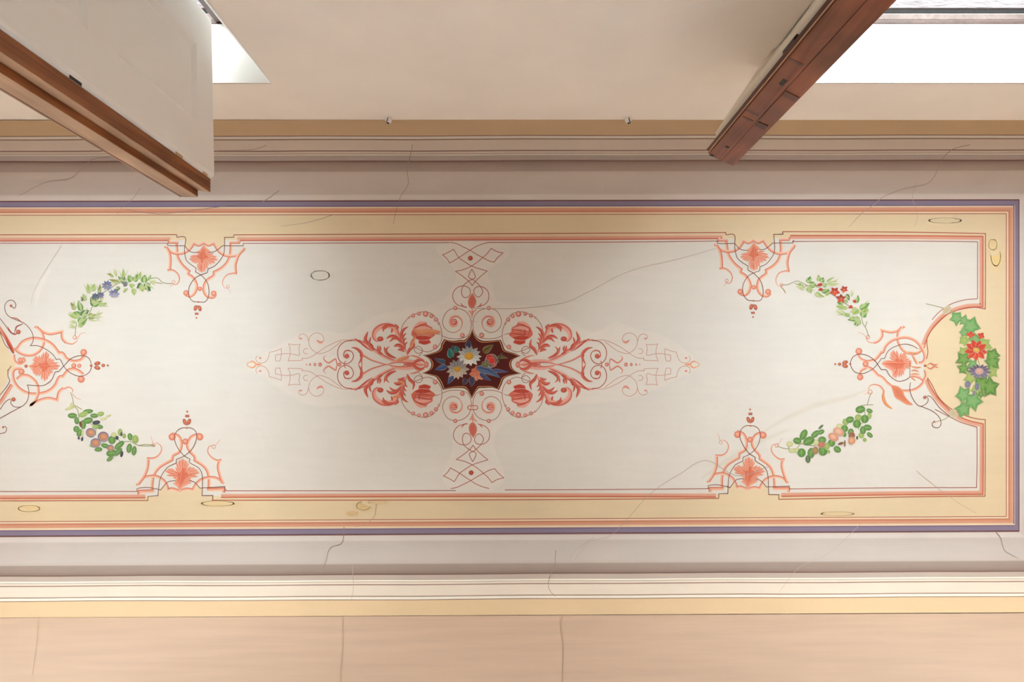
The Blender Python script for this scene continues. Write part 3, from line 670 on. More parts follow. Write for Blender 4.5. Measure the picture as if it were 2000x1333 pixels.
# star-shaped panel with the bouquet
SZ = Zm(820, 640, 9.52)
stU = "55,515 130,505 220,480 330,440 385,380 400,310 435,250 455,215 | 530,240 640,250 750,235 830,235 900,170 950,100 975,20 | 1000,100 1060,190 1130,235 1200,250 1350,245 1500,230 | 1540,310 1570,400 1620,440 1740,475 1800,500 1875,530 | 1760,580 1710,630 1700,700 1730,770 1800,825 1885,858 | 1760,880 1640,910 1560,960 1520,1060 1470,1165 | 1350,1120 1200,1125 1100,1130 1040,1200 965,1325 | 900,1200 840,1140 750,1125 600,1130 430,1160 | 400,1080 360,1000 300,920 210,890 130,870 45,850 | 140,810 200,750 215,680 190,610 140,560 55,515"
star = path(stU, SZ, 4)
cxs, cys = SZ(965, 690)
def scl(pts, k, d=0):
    out = []
    for x, y in pts:
        dx, dy = x-cxs, y-cys; l = math.hypot(dx, dy)
        out.append((cxs+dx*(l-d)/l*k, cys+dy*(l-d)/l*k))
    return out
p = Paint(HC-.0018)
p.poly(star, D(52, 18, 14)); p.poly(scl(star, 1, 2.0), D(198, 126, 78)); p.poly(scl(star, 1, 3.9), D(76, 15, 11))
p.build('star_panel', med, 'dark maroon star panel with a gold outline')
KS = 9.52
def petals(name, cx, cy, r0, r1, n, w, c1, c2, cc, label, sq=1.0, a0=0.0, parent=med, cvf=SZ, K_=KS, rc=None, base=HC-.0020):
    p = Paint(base)
    for i in range(n):
        a = 2*math.pi*i/n+a0+random.uniform(-.08, .08); rr = r1*random.uniform(.88, 1.05)
        t_ = .5+.5*math.sin(a)   # petals of the lower side catch more paint
        c_ = tuple(c1[j]*t_+c2[j]*(1-t_) for j in range(3))+(1,)
        A = cvf(cx+r0*math.cos(a), cy+r0*math.sin(a)*sq); B_ = cvf(cx+rr*math.cos(a), cy+rr*math.sin(a)*sq)
        p.leaf(A[0], A[1], B_[0], B_[1], w/K_, c_, tuple(x*.8 for x in c_[:3])+(1,))
    X, Y = cvf(cx, cy); p.blob(X, Y, (rc or r0*1.15)/K_, (rc or r0*1.15)/K_*.8, cc, tuple(x*.75 for x in cc[:3])+(1,))
    return p.build(name, parent, label)
def lf(name, items, cvf, K_, parent, label=None, base=HC-.0019, each=False):
    p = Paint(base); n = 0
    for x, y, x2, y2, w_, c_, d_ in items:
        A = cvf(x, y); B_ = cvf(x2, y2)
        if each: p = Paint(base-n*2e-5); n += 1
        p.leaf(A[0], A[1], B_[0], B_[1], w_/K_, c_, d_, random.uniform(-.08, .08))
        if each: p.build(name, parent)
    if not each: p.build(name, parent, label)
BL1, BL2 = D(70, 84, 118), D(50, 56, 88); GN1, GN2 = D(48, 112, 96), D(34, 70, 66); OL1, OL2 = D(112, 92, 40), D(70, 52, 28); GRB = D(86, 84, 84)
lf('bouquet_leaf', [(650, 420, 590, 340, 110, GN2, BL2), (600, 560, 545, 380, 130, GN1, GN2), (700, 470, 660, 340, 120, GN2, GN1), (480, 640, 270, 570, 90, D(62, 70, 80), BL2), (500, 720, 280, 790, 110, BL1, BL2), (620, 860, 520, 1060, 110, BL1, BL2), (900, 380, 930, 230, 120, D(48, 44, 60), BL2),
    (1180, 460, 1370, 320, 130, OL1, OL2), (1440, 560, 1650, 580, 60, OL1, OL2), (1470, 590, 1540, 470, 50, D(70, 76, 50), OL2), (1430, 600, 1480, 660, 40, OL1, OL2), (1060, 750, 1500, 940, 150, D(78, 96, 128), BL2), (1350, 800, 1640, 830, 70, D(84, 80, 120), BL2), (1120, 850, 1330, 990, 90, BL2, BL1), (960, 920, 960, 1110, 120, D(66, 50, 68), BL2), (860, 950, 800, 1080, 100, D(70, 44, 56), BL2)], SZ, KS, med, each=True)
petals('daisy', 700, 775, 60, 220, 13, 88, D(190, 170, 148), D(120, 112, 112), D(196, 140, 50), 'greyish daisy with a yellow heart', .95)
petals('daisy', 915, 535, 80, 235, 14, 86, D(222, 212, 198), D(136, 134, 130), D(206, 150, 50), 'bright white daisy with a yellow heart', .85)
petals('orange_blossom', 1060, 860, 40, 150, 8, 100, D(204, 122, 86), D(196, 92, 62), D(206, 110, 74), 'orange blossom', 1.0)
p = Paint(HC-.0021)
for x, y, rx, ry, a, c1, c2 in ((1330, 620, 120, 130, 20, D(120, 92, 82), D(110, 80, 66)), (1300, 560, 70, 60, 20, D(200, 60, 48), D(176, 36, 30)), (1340, 620, 60, 60, 40, D(206, 50, 40), D(180, 34, 28)), (1215, 690, 70, 55, 30, D(120, 116, 60), D(80, 74, 40)), (1390, 690, 40, 30, 50, D(200, 110, 100), D(160, 60, 56))):
    X, Y = SZ(x, y); p.blob(X, Y, rx/KS, ry/KS, c1, c2, a)
p.build('rosebud', med, 'bright red rosebud')

# ------------------------------------------------------------------ garlands
G = lambda *a: C(*a)
g1, g2, g3, g4, g5 = (C(130, 174, 92), C(98, 142, 72)), (C(196, 206, 140), C(172, 186, 110)), (C(222, 222, 184), C(206, 204, 156)), (C(96, 130, 84), C(76, 106, 66)), (C(160, 158, 92), C(128, 128, 70))
g1 = (C(118, 166, 80), C(86, 132, 62)); g2 = (C(176, 194, 112), C(146, 174, 88)); g3 = (C(216, 218, 170), C(196, 198, 136))
gt = dict(g=g1, l=g2, p=g3, d=g4, o=g5, t=(C(132, 186, 118), C(100, 156, 90)), k=(C(90, 92, 100), C(62, 58, 72)), b=(C(140, 84, 60), C(100, 60, 44)))
def garland(label, K_, cv, leaves=(), ell=(), stems=(), rings=(), round_=False):
    root = empty('garland', (0, 0, 0)); root.parent = ceiling; tag(root, label)
    p = Paint(HC-.0010)
    for s_ in stems: p.line(path(s_, cv), 1.3, C(150, 150, 100))
    for x, y, r_ in rings:
        X, Y = cv(x, y); r_ /= K_; p.line([(X+r_*math.cos(a*math.pi/8), Y+r_*math.sin(a*math.pi/8)) for a in range(17)], 1.1, C(222, 160, 138))
    p.build('stem', root)
    for i, it in enumerate(leaves):
        x, y, x2, y2, w_, k_ = it; c1, c2 = gt[k_]; p = Paint(HC-.0012-i*2e-5)
        A = cv(x, y); B_ = cv(x2, y2); p.leaf(A[0], A[1], B_[0], B_[1], w_/K_*1.34, c1, c2, random.uniform(-.1, .1))
        # fine spiky brush marks beside the leaf
        for q in range(3):
            a = random.uniform(-.5, .5); l = random.uniform(.7, 1.15)
            dx, dy = (B_[0]-A[0])*l, (B_[1]-A[1])*l
            if not round_: p.leaf(A[0], A[1], A[0]+dx*math.cos(a)-dy*math.sin(a), A[1]+dx*math.sin(a)+dy*math.cos(a), w_/K_*.35, gt['l'][0][:3]+(.8,), gt['l'][1][:3]+(.8,), 0)
        p.build('leaf', root)
    for i, it in enumerate(ell):
        x, y, rx, ry, a, k_ = it; c1, c2 = gt[k_]; p = Paint(HC-.0014-i*2e-5)
        X, Y = cv(x, y); p.blob(X, Y, rx/K_*1.08, ry/K_*1.08, c1, c2, a, soft=.86)
        if max(rx, ry) > 38 and k_ in 'gdl': # midrib
            if rx > ry: u = (math.cos(math.radians(a)), math.sin(math.radians(a))); L_ = rx
            else: u = (-math.sin(math.radians(a)), math.cos(math.radians(a))); L_ = ry
            p.line([(X-u[0]*L_/K_*.8, Y-u[1]*L_/K_*.8), (X+u[0]*L_/K_*.8, Y+u[1]*L_/K_*.8)], .7, tuple(c_*.8 for c_ in c2[:3])+(.6,))
        p.build('leaf', root)
    return root
cv = Zm(120, 510, 8.333)
g_ = garland('painted garland of green leaves and blue flowers at the upper left', 8.333, cv,
 [(1150,330,1085,235,80,'g'),(1180,330,1240,215,70,'g'),(1350,355,1370,225,90,'g'),(1420,320,1462,225,36,'g'),(1370,365,1450,495,95,'d'),(1310,370,1225,450,66,'d'),(1150,370,1140,450,70,'l'),(1190,450,1190,565,66,'l'),(1320,400,1330,505,80,'l'),
  (1270,300,1300,170,46,'l'),(1010,300,1010,120,42,'l'),(1040,350,925,250,64,'d'),(1000,380,1030,250,50,'d'),(950,355,775,300,46,'o'),(845,268,745,205,36,'o'),(905,255,855,130,32,'p'),(955,430,865,495,46,'d'),(1085,450,995,505,26,'l'),(1440,345,1550,355,46,'p'),
  (440,530,428,365,56,'l'),(530,490,542,370,64,'l'),(600,530,632,375,46,'o'),(400,650,355,530,56,'l'),(340,660,322,580,34,'k'),(560,725,475,590,96,'d'),(520,725,665,650,70,'g'),(610,725,750,700,48,'l'),(330,810,278,640,76,'g'),(230,790,155,675,60,'o'),
  (300,905,185,850,96,'g'),(270,915,110,860,48,'l'),(335,905,455,805,96,'d'),(440,905,565,870,86,'o'),(560,885,690,840,24,'p'),(520,905,690,910,24,'p'),(285,1015,425,940,110,'g'),(250,1005,135,1000,46,'p'),(230,1080,130,1040,40,'p'),(280,1035,345,1075,56,'l'),(450,960,610,962,20,'p'),(640,640,700,590,40,'p')],
 stems=["250,1010 235,1100 225,1222","1460,290 1560,278 1640,345 1720,368 1800,370","1460,335 1640,372","440,910 500,760 640,560 760,470 960,350 1100,350"], rings=[(215,1245,24)])
BF = (C(140, 146, 184), C(104, 110, 154)); OC = C(240, 176, 90)
petals('blue_flower', 748, 400, 14, 92, 9, 40, BF[0], BF[1], OC, 'blue flower with an orange heart', 1, 0, g_, cv, 8.333, 16, HC-.0026)
petals('blue_flower', 860, 530, 14, 100, 9, 42, C(164, 166, 196), C(110, 118, 160), OC, 'blue flower with an orange heart', .8, 0, g_, cv, 8.333, 14, HC-.0028)
petals('blue_flower', 640, 560, 12, 70, 8, 34, C(128, 124, 156), C(96, 100, 140), C(110, 110, 130), None, .9, 0, g_, cv, 8.333, 12, HC-.0026)
petals('blue_flower', 555, 580, 12, 66, 8, 40, C(100, 116, 124), C(84, 100, 112), C(90, 100, 110), None, .9, 0, g_, cv, 8.333, 12, HC-.0027)
petals('blue_flower', 1040, 375, 8, 50, 6, 30, C(128, 130, 146), C(120, 130, 130), C(110, 110, 130), None, .9, 0, g_, cv, 8.333, 10, HC-.0026)
cv = Zm(110, 750, 8.333)
g_ = garland('painted garland of round leaves and dark plums at the lower left', 8.333, cv, (),
 [(230,395,85,24,-20,'p'),(265,520,72,42,0,'g'),(335,600,38,58,-8,'g'),(330,738,48,50,20,'g'),(520,450,80,34,-5,'g'),(440,500,70,40,-20,'l'),(620,520,62,35,0,'g'),(725,490,55,34,-10,'l'),(520,600,76,50,-10,'g'),(440,665,46,72,0,'g'),(705,700,58,34,10,'g'),(380,800,42,62,20,'g'),(655,632,62,34,-10,'k'),
  (910,915,58,66,0,'g'),(940,830,44,38,0,'p'),(1042,790,36,56,0,'l'),(990,880,26,30,0,'k'),(1062,820,16,32,0,'k'),(1110,850,28,38,0,'l'),(1205,865,40,58,-15,'g'),(1288,905,50,66,0,'l'),(1030,1000,92,44,-40,'g'),(1190,1050,42,74,10,'g'),(1270,1090,38,74,8,'g'),(905,1130,86,56,-10,'g'),(875,1222,58,30,-35,'g'),
  (1010,1110,80,40,-45,'g'),(690,1070,62,32,-5,'g'),(590,1005,44,26,0,'l'),(800,1010,66,36,15,'g'),(1068,1145,22,50,10,'k'),(370,885,18,22,0,'k'),(425,900,18,34,10,'k'),(770,570,52,20,-10,'p'),(852,522,42,14,-20,'p'),(400,660,22,46,-10,'b'),(640,700,50,30,0,'l'),(260,350,30,40,0,'p'),(430,800,14,60,5,'p')],
 stems=["235,140 270,250 290,350 350,430 370,560","1600,1000 1450,990 1330,1000 1200,940 1090,950 1030,940","300,350 420,420","1610,1010 1450,1015 1330,1005","640,830 640,700 560,660","980,870 1050,950"])
for x, y, r_, i in ((565, 795, 82, 0), (770, 862, 92, 1), (645, 962, 84, 2), (888, 1045, 58, 3)):
    p = Paint(HC-.0026-i*1e-4); X, Y = cv(x, y); p.blob(X, Y, r_/8.333, r_/8.333*.92, C(88, 76, 120), C(84, 72, 118)); p.blob(X+.2, Y+.3, r_/8.333*.8, r_/8.333*.72, C(222, 158, 116), C(178, 122, 98), hx=.1)
    p.build('plum', g_, 'plum with a purple rim and orange glow')
cv = Zm(1500, 520, 8.333)
g_ = garland('painted garland of green leaves and red flowers at the upper right', 8.333, cv,
 [(575,385,485,280,66,'g'),(640,275,692,165,70,'g'),(680,300,790,330,90,'g'),(650,340,705,445,80,'l'),(600,340,450,330,50,'p'),(820,250,815,140,60,'l'),(860,260,900,185,70,'g'),(890,330,970,285,56,'t'),(950,260,1085,180,28,'l'),(790,420,915,505,46,'l'),(880,425,1010,400,60,'g'),(950,290,1165,285,40,'p'),(930,460,1010,440,40,'l'),
  (1265,465,1320,565,56,'d'),(1240,560,1300,600,36,'t'),(1430,600,1460,470,50,'g'),(1490,690,1650,600,80,'g'),(1450,690,1375,790,110,'l'),(1520,800,1630,690,90,'l'),(1530,830,1590,740,90,'g'),(1490,870,1290,880,70,'g'),(1480,880,1400,960,90,'g'),(1490,870,1450,985,60,'g'),(1330,795,1225,790,46,'g'),(1250,790,1100,725,54,'p'),(1290,690,1100,660,50,'l'),(1220,630,1120,590,44,'g'),(1360,500,1355,380,24,'p'),(760,440,840,500,30,'p'),(1120,250,1010,280,30,'p'),(1380,870,1320,830,40,'l')],
 stems=["210,312 330,300 430,255 500,250 640,320","1520,830 1540,930 1600,1030 1632,1140","205,340 245,380 285,445","1580,1000 1610,900","430,280 560,330 700,320 900,380 1100,500 1300,640 1450,700 1510,800"], rings=[(1625,1165,26),(215,318,16)])
RF = (C(228, 92, 62), C(176, 60, 44)); 
petals('red_flower', 1082, 415, 14, 92, 5, 62, RF[0], RF[1], C(240, 120, 80), 'small five-petalled red flower', .95, .3, g_, cv, 8.333, 14, HC-.0024)
petals('red_flower', 1235, 378, 12, 68, 5, 46, RF[0], RF[1], C(240, 130, 96), 'small five-petalled red flower', .95, .5, g_, cv, 8.333, 12, HC-.0024)
petals('red_flower', 1185, 530, 14, 90, 5, 60, RF[0], C(150, 70, 50), C(246, 140, 110), 'small five-petalled red flower', .95, -.3, g_, cv, 8.333, 14, HC-.0026)
for x, y, x2, y2 in ((880, 295, 780, 320), (885, 380, 808, 388), (1430, 585, 1370, 560), (1370, 655, 1300, 685)):
    p = Paint(HC-.0024); A = cv(x, y); B_ = cv(x2, y2); p.leaf(*A, *B_, 56/8.333, C(206, 84, 60), C(168, 60, 46)); p.build('red_bud', g_)
cv = Zm(1490, 750, 7.842)
g_ = garland('painted garland of round leaves and pale peaches at the lower right', 7.842, cv, (),
 [(1505,790,42,46,0,'l'),(1460,520,52,50,0,'l'),(1265,585,48,50,0,'l'),(1175,655,54,42,0,'p'),(820,900,50,44,0,'p'),(410,925,50,38,0,'p'),(445,1025,52,32,0,'p'),(520,1020,42,40,0,'p'),(1630,490,30,50,0,'l'),(1490,395,72,54,-10,'g'),(1630,415,48,32,20,'g'),(1558,540,58,62,0,'g'),(1330,552,62,48,-15,'g'),(1438,615,60,62,0,'g'),(1600,672,62,44,10,'g'),(1530,712,46,60,0,'g'),(1635,785,50,32,40,'g'),(1556,860,28,30,0,'l'),
  (1248,688,52,52,0,'g'),(1345,742,44,54,0,'g'),(1250,780,26,36,0,'g'),(1440,828,16,26,0,'d'),(620,782,50,84,28,'g'),(525,875,62,48,15,'g'),(700,878,88,62,-25,'g'),(800,772,74,42,-40,'g'),(888,740,52,34,-25,'g'),(885,662,46,18,-42,'d'),(905,862,60,52,0,'g'),(1048,908,54,56,0,'g'),(918,1025,66,76,0,'g'),(1138,1005,58,44,35,'g'),(590,1058,60,66,0,'g'),(735,1062,52,76,5,'g'),(688,1155,36,58,-5,'d'),(1005,1040,22,26,0,'l'),(980,960,40,50,0,'l')],
 stems=["215,950 300,985 400,1000 510,990 560,940 610,905","1650,155 1620,240 1595,330","1500,335 1600,325 1690,322","1560,370 1550,560 1480,640 1460,700","600,925 760,950 880,930 1000,900","380,900 400,1000"], rings=[(212,945,28),(1640,130,34)])
for i, (x, y, rx, ry, a, c1, c2) in enumerate(((1155, 735, 84, 60, 30, C(240, 196, 172), C(214, 150, 124)), (1075, 818, 84, 58, 30, C(240, 190, 160), C(206, 140, 112)), (1358, 792, 48, 52, 0, C(170, 110, 78), C(140, 90, 62)), (1358, 872, 54, 56, 0, C(234, 180, 142), C(206, 140, 104)), (895, 935, 56, 46, 0, C(206, 140, 108), C(186, 116, 90)), (800, 1022, 48, 58, 0, C(176, 160, 100), C(160, 110, 76)), (1190, 915, 46, 20, -15, C(130, 96, 68), C(130, 96, 68)), (1250, 915, 14, 52, 0, C(150, 120, 90), C(150, 110, 80)))):
    p = Paint(HC-.0026-i*3e-5); X, Y = cv(x, y); p.blob(X, Y, rx/7.842*1.05, ry/7.842*1.05, c1, c2, a); p.build('peach' if rx > 45 and ry > 40 else 'twig', g_)
cv = Zm(1760, 560, 4.442)
root = empty('garland', (0, 0, 0)); root.parent = ceiling; tag(root, 'painted hanging garland with a large red flower on the yellow ground'); g_ = root
p = Paint(HC-.0010)
for s_ in ("215,150 300,170 370,190 440,220 480,260 540,330 620,440 660,560", "640,560 690,740 660,880 560,990 500,1080 440,1100 380,1150 280,1180", "400,180 440,215"): p.line(path(s_, cv), 1.2, C(150, 150, 100))
p.build('stem', g_)
p = Paint(HC-.0011)
for x, y, a in ((395, 205, -45), (455, 1105, 40)): X, Y = cv(x, y); p.blob(X, Y, 10, 7, C(196, 170, 110, .8), C(190, 170, 116, .6), a)
p.build('tendril_blot', g_)
ivy = [(480, 275, 62, .3, 't'), (545, 295, 46, 1.2, 't'), (600, 345, 84, .2, 't'), (545, 400, 44, .8, 't'), (545, 470, 46, .1, 'l'), (640, 465, 60, .9, 't'), (720, 500, 60, .5, 'l'), (765, 530, 24, .2, 'l'), (540, 570, 50, .4, 'l'), (790, 600, 66, .1, 'g'), (790, 660, 70, .8, 'g'), (540, 630, 66, .2, 'g'), (540, 712, 54, 1, 'g'), (620, 680, 50, .4, 't'), (790, 745, 50, .7, 'l'), (600, 790, 56, .3, 'l'), (700, 850, 80, .2, 'g'), (770, 870, 84, .9, 'g'), (650, 900, 50, .5, 'l'), (540, 940, 72, .5, 't'), (620, 990, 84, .1, 't'), (540, 1065, 70, .8, 't'), (690, 935, 34, .3, 'g')]
for i, (x, y, r_, a0, k_) in enumerate(ivy):
    p = Paint(HC-.0012-i*2e-5, YEL); X, Y = cv(x, y); r_ /= 4.442*1.02; c1, c2 = gt[k_]
    q = []
    for j in range(10):
        a = a0+j*math.pi/5+random.uniform(-.1, .1); rr = r_*(1.08 if j % 2 == 0 else .66)*random.uniform(.9, 1.1); q.append((X+rr*math.cos(a), Y+rr*math.sin(a)))
    p.fan(X, Y, q, c1, c2, 1.12)
    for j in range(0, 10, 2): p.line([(X, Y), q[j]], .7, tuple(c_*.85 for c_ in c2[:3])+(.7,))
    p.build('ivy_leaf', g_)
petals('red_bloom', 650, 552, 28, 102, 9, 58, C(226, 84, 56), C(214, 74, 50), C(250, 190, 84), 'large red flower with a yellow heart', .92, .2, g_, cv, 4.442, 24, HC-.0020)
petals('red_bud', 600, 418, 6, 38, 4, 34, C(226, 88, 60), C(214, 74, 50), C(214, 80, 54), 'red bud', .9, .2, g_, cv, 4.442, 8, HC-.0020)
petals('red_bud', 692, 428, 6, 36, 4, 32, C(226, 88, 60), C(214, 74, 50), C(214, 80, 54), 'red bud', .9, .6, g_, cv, 4.442, 8, HC-.0020)
petals('purple_flower', 675, 735, 20, 108, 13, 34, C(136, 128, 152), C(110, 98, 122), C(226, 178, 168), 'dusky purple flower with a pink heart', .66, .2, g_, cv, 4.442, 36, HC-.0021)
for x, y, rx, ry in ((575, 850, 24, 28), (655, 870, 18, 32), (632, 925, 9, 24)):
    p = Paint(HC-.0021); X, Y = cv(x, y); p.blob(X, Y, rx/4.442*1.1, ry/4.442*1.1, C(140, 140, 160), C(116, 116, 142)); p.build('purple_bud', g_)

# ------------------------------------------------------------------ stains, cracks
p = Paint(HC-.00058, None, 1.0)
for x, y, rx, ry, c in ((712, 990, 26, 16, C(226, 186, 96, .55)), (690, 1004, 18, 8, C(226, 180, 90, .5)), (740, 982, 34, 8, C(230, 196, 120, .4)), (1946, 505, 18, 34, C(246, 214, 130, .7)), (1940, 480, 16, 20, C(246, 214, 140, .5)), (1850, 432, 60, 10, C(228, 214, 176, .5)),
                       (628, 540, 34, 18, C(222, 214, 200, .4)), (430, 985, 60, 10, C(232, 196, 120, .4)), (60, 995, 40, 12, C(236, 200, 120, .4)), (1640, 1005, 60, 8, C(226, 190, 130, .35))):
    p.bg = WHITE if 475 < y < 955 and x < 1905 else YEL
    p.blob(x, y, rx, ry, c, c[:3]+(c[3]*.5,), n=22, soft=.5)
p.build('stain', ceiling, 'faint yellow damp stains')
p = Paint(HC-.00059, None, 1.0)
for s_, c in (("1480,850 1540,815 1600,790 1650,778 1700,760", C(222, 212, 196, .5)), ("1370,935 1420,900 1480,865 1540,840", C(222, 212, 196, .5)), ("1788,600 1786,660 1790,760", C(238, 228, 216, .6)), ("100,525 78,560 70,600", C(240, 234, 226, .7))):
    p.ribbon(path(s_, ID), lambda t: 16*math.sin(math.pi*(.06+.88*t)), [(-1, c[:3]+(0,)), (-.2, c), (.2, c), (1, c[:3]+(0,))])
p.build('repair_trace', ceiling, 'faint filled crack traces')
def prof_z(px, py):
    off = None
    if py < yT(392.3, px): off = yT(392.3, px)-py
    elif py > yB(1043.6, px): off = py-yB(1043.6, px)
    if off is None: return HC-.0019
    # the frame offset was measured at the true depth of every profile point
    for (o0, d0, _), (o1, d1, _) in zip(PROF, PROF[1:]):
        if off <= o1: return HC-(d0+(d1-d0)*(off-o0)/(o1-o0))-.0022
    return None
def crack(s_, w_=1.0, col=None, name='crack'):
    pts = path(s_, ID, 6); q = []
    for i in range(len(pts)-1):
        a, b = pts[i], pts[i+1]; n = max(1, int(math.hypot(b[0]-a[0], b[1]-a[1])/2.5))
        for k in range(n): 
            t = k/n; q.append((a[0]+(b[0]-a[0])*t+random.uniform(-.45, .45), a[1]+(b[1]-a[1])*t+random.uniform(-.35, .35)))
    q = [t for t in q if prof_z(*t) is not None]
    p = Paint(HC, GRY, .6); p.zfun = lambda x, y: prof_z(x, y) or HC-DW-.002
    c = col or C(120, 92, 82, .8); p.ribbon(q, lambda t: w_*1.5*(1-.5*t), [(-1, c[:3]+(0,)), (0, c), (1, c[:3]+(0,))]); p.build(name, ceiling)
for s_, w_, c in (("806,282 800,310 795,330 797,360 782,385 772,420 768,440", 1.0, None), ("1895,283 1860,292 1838,315 1825,345 1808,360 1770,368 1735,380 1718,390", 1.0, None), ("1718,390 1700,405 1680,420 1655,447", .9, C(170, 130, 110, .7)),
    ("212,307 180,312 160,330 135,350 95,355 60,370 35,385", 1.0, None), ("275,367 262,385 240,405 228,420", .8, C(160, 120, 104, .6)), ("545,372 510,395 460,400 400,408 310,418 240,408", 1.0, C(130, 96, 80, .8)), ("650,420 600,435 545,442", .8, C(170, 130, 100, .7)),
    ("520,284 495,292 440,294 425,292", .8, None), ("920,602 1010,603 1100,592 1150,570 1230,530 1330,505 1400,485", .9, C(180, 150, 136, .7)), ("672,1030 668,1060 645,1071 637,1095 628,1125", 1.0, None), ("688,1105 690,1150 684,1180", .7, C(190, 150, 130, .6)),
    ("1085,1075 1083,1105 1073,1130 1072,1150 1086,1168", 1.0, None), ("1500,912 1440,930 1380,900 1330,925 1270,965 1225,1015 1190,1048 1150,1060 1120,1098", .8, C(170, 140, 120, .6)), ("1945,1040 1955,1052 1962,1075 1990,1092", .9, None), ("1790,920 1820,945 1860,975 1910,1005", .7, C(190, 160, 130, .6)),
    ("1790,355 1782,385 1792,420 1785,445", .7, C(180, 150, 124, .5)), ("735,985 730,1010 712,1025 690,1030", .8, C(180, 140, 110, .6)), ("1160,1050 1120,1080 1110,1100", .6, C(160, 130, 120, .5)), ("1680,1025 1620,1080 1560,1110 1520,1160", .6, C(180, 150, 136, .4)), ("120,480 70,560 60,600", .6, C(200, 190, 180, .5))):
    crack(s_, w_, c)
# hairline cracks down the back wall
for s_ in ("668,1205 669,1260 665,1300 664,1333", "1100,1202 1095,1225 1101,1270 1098,1333", "66,1205 62,1260 55,1320"):
    bm = bmesh.new(); pts = path(s_, ID, 5); prev = None
    for px, py in pts:
        px += random.uniform(-.6, .6); y = yback(0)
        x = (px-CX)/(py-CY)*yback(0); z = ZC+yback(x)*F/(py-CY); yy = yback(x)-.0006
        a = bm.verts.new((x-.0012, yy, z)); b = bm.verts.new((x+.0012, yy, z))
        if prev: bm.faces.new((prev[0], prev[1], b, a))
        prev = (a, b)
    o = bm_obj('crack', bm, plain('crack_filler', (.56, .41, .30), .9)); o.parent = bpy.data.objects['wall_back']

# ------------------------------------------------------------------ window leaves and shutters
WOODL = wood('varnished_chestnut', (.15, .040, .009), (.28, .088, .024), (.38, .145, .048), .42, .15)
WOODP = wood('lit_chestnut', (.42, .25, .15), (.52, .33, .21), (.62, .42, .28), .55, .1)  # paler chestnut, the light on the leaf edges put into its colour
WOODR = wood('red_brown_wood', (.15, .036, .016), (.27, .070, .028), (.35, .10, .040), .34, .35)
WHT = plain('white_enamel', (.93, .91, .89), .5, 0, .015, 5, .01)
WHT2 = plain('cream_enamel', (.76, .70, .60), .45, 0, .03, 5, .02)
MET = plain('dark_iron', (.06, .05, .045), .5, .6, .2, 20, .1)
BRS = plain('worn_brass', (.6, .45, .25), .4, .8, .2, 20, .1)
glass = bpy.data.materials.new('window_glass'); nt, b, N, L = nodes(glass)
b.inputs['Transmission Weight'].default_value = 1; b.inputs['Roughness'].default_value = .02; b.inputs['Base Color'].default_value = (.92, .97, 1, 1); b.inputs['IOR'].default_value = 1.45
ZL = ZC+2.14; ZB = SILL+.06
def W(px, py, z=None): q = PX(px, py, z or ZL); return (q[0], q[1])
def to_local(pts, o): return [(x-o[0], y-o[1]) for x, y in pts]
# left casement: its moulded free stile seen end on
o0 = W(405, 60)
cl = empty('window_casement', (o0[0], o0[1], ZB)); tag(cl, 'brown varnished wooden window leaf with stepped free edge, behind the white panelled shutter', 'window leaf')
T = lambda l: to_local([W(*q) for q in l], o0)
h = ZL-ZB
prism_o('stile', WOODL, cl, T([(411, 345), (411, 375.6), (400, 373.6), (387, 371), (387, 345)]), 0, h)
prism_o('stile_face', WOODP, cl, T([(410.8, 376.6), (411.3, 375.7), (387.2, 371.1), (386.9, 372)]), 0, h).name = 'lit_stile_face'
prism_o('stile', WOODL, cl, T([(386.5, 345), (386.5, 384), (386, 384), (359, 384), (355, 384), (355, 345)]), 0, h)
prism_o('lit_stile_face', WOODP, cl, T([(386, 385), (386.4, 384.2), (357, 384.2), (357, 385)]), 0, h)
prism_o('weather_strip', WDK, cl, T([(357, 383), (354, 384.5), (350, 382), (351, 345), (354.5, 345)]), 0, h)
prism_o('edge_bead', WOODP, cl, T([(354, 384.6), (350.5, 383), (350, 384.2), (353.5, 385.6)]), 0, h)
prism_o('hinge_stile', WOODL, cl, T([(396, 92), (396, 62), (362, 62), (362, 92)]), 0, h)
for nm, za, zb in (('top_rail', h-.08, h), ('bottom_rail', 0, .12), ('glazing_bar', h*.52, h*.52+.03)):
    prism_o(nm, WOODL, cl, T([(396, 344), (396, 91), (366, 91), (366, 344)]), za, zb)
prism_o('glass_pane', glass, cl, T([(386, 344), (386, 91), (383, 91), (383, 344)]), .1, h-.06)
prism_o('glazing_bead', plain('white_putty', (.85, .88, .92), .5), cl, T([(413, 350), (413, 345.5), (411.1, 345.5), (411.1, 350)]), 0, h)
for k_, (za, zb) in enumerate(((h-.06, h-.03), (h-.23, h-.19), (h-.69, h-.65))):
    prism_o('latch_plate', BRS if k_ < 2 else MET, cl, T([(414, 351), (414, 345.5), (413.1, 345.5), (413.1, 351)]), za, zb)
# left shutter: white panelled leaf
o1 = W(413, 42)
sh = empty('panelled_shutter', (o1[0], o1[1], ZB)); tag(sh, 'white panelled inner shutter swung open at the left window', 'shutter')
T1 = lambda l: to_local([W(*q) for q in l], o1)
xf, yf = T1([(418.5, 346)])[0]; xh, yh = 0.0, 0.0
th = .030
bm = bmesh.new()
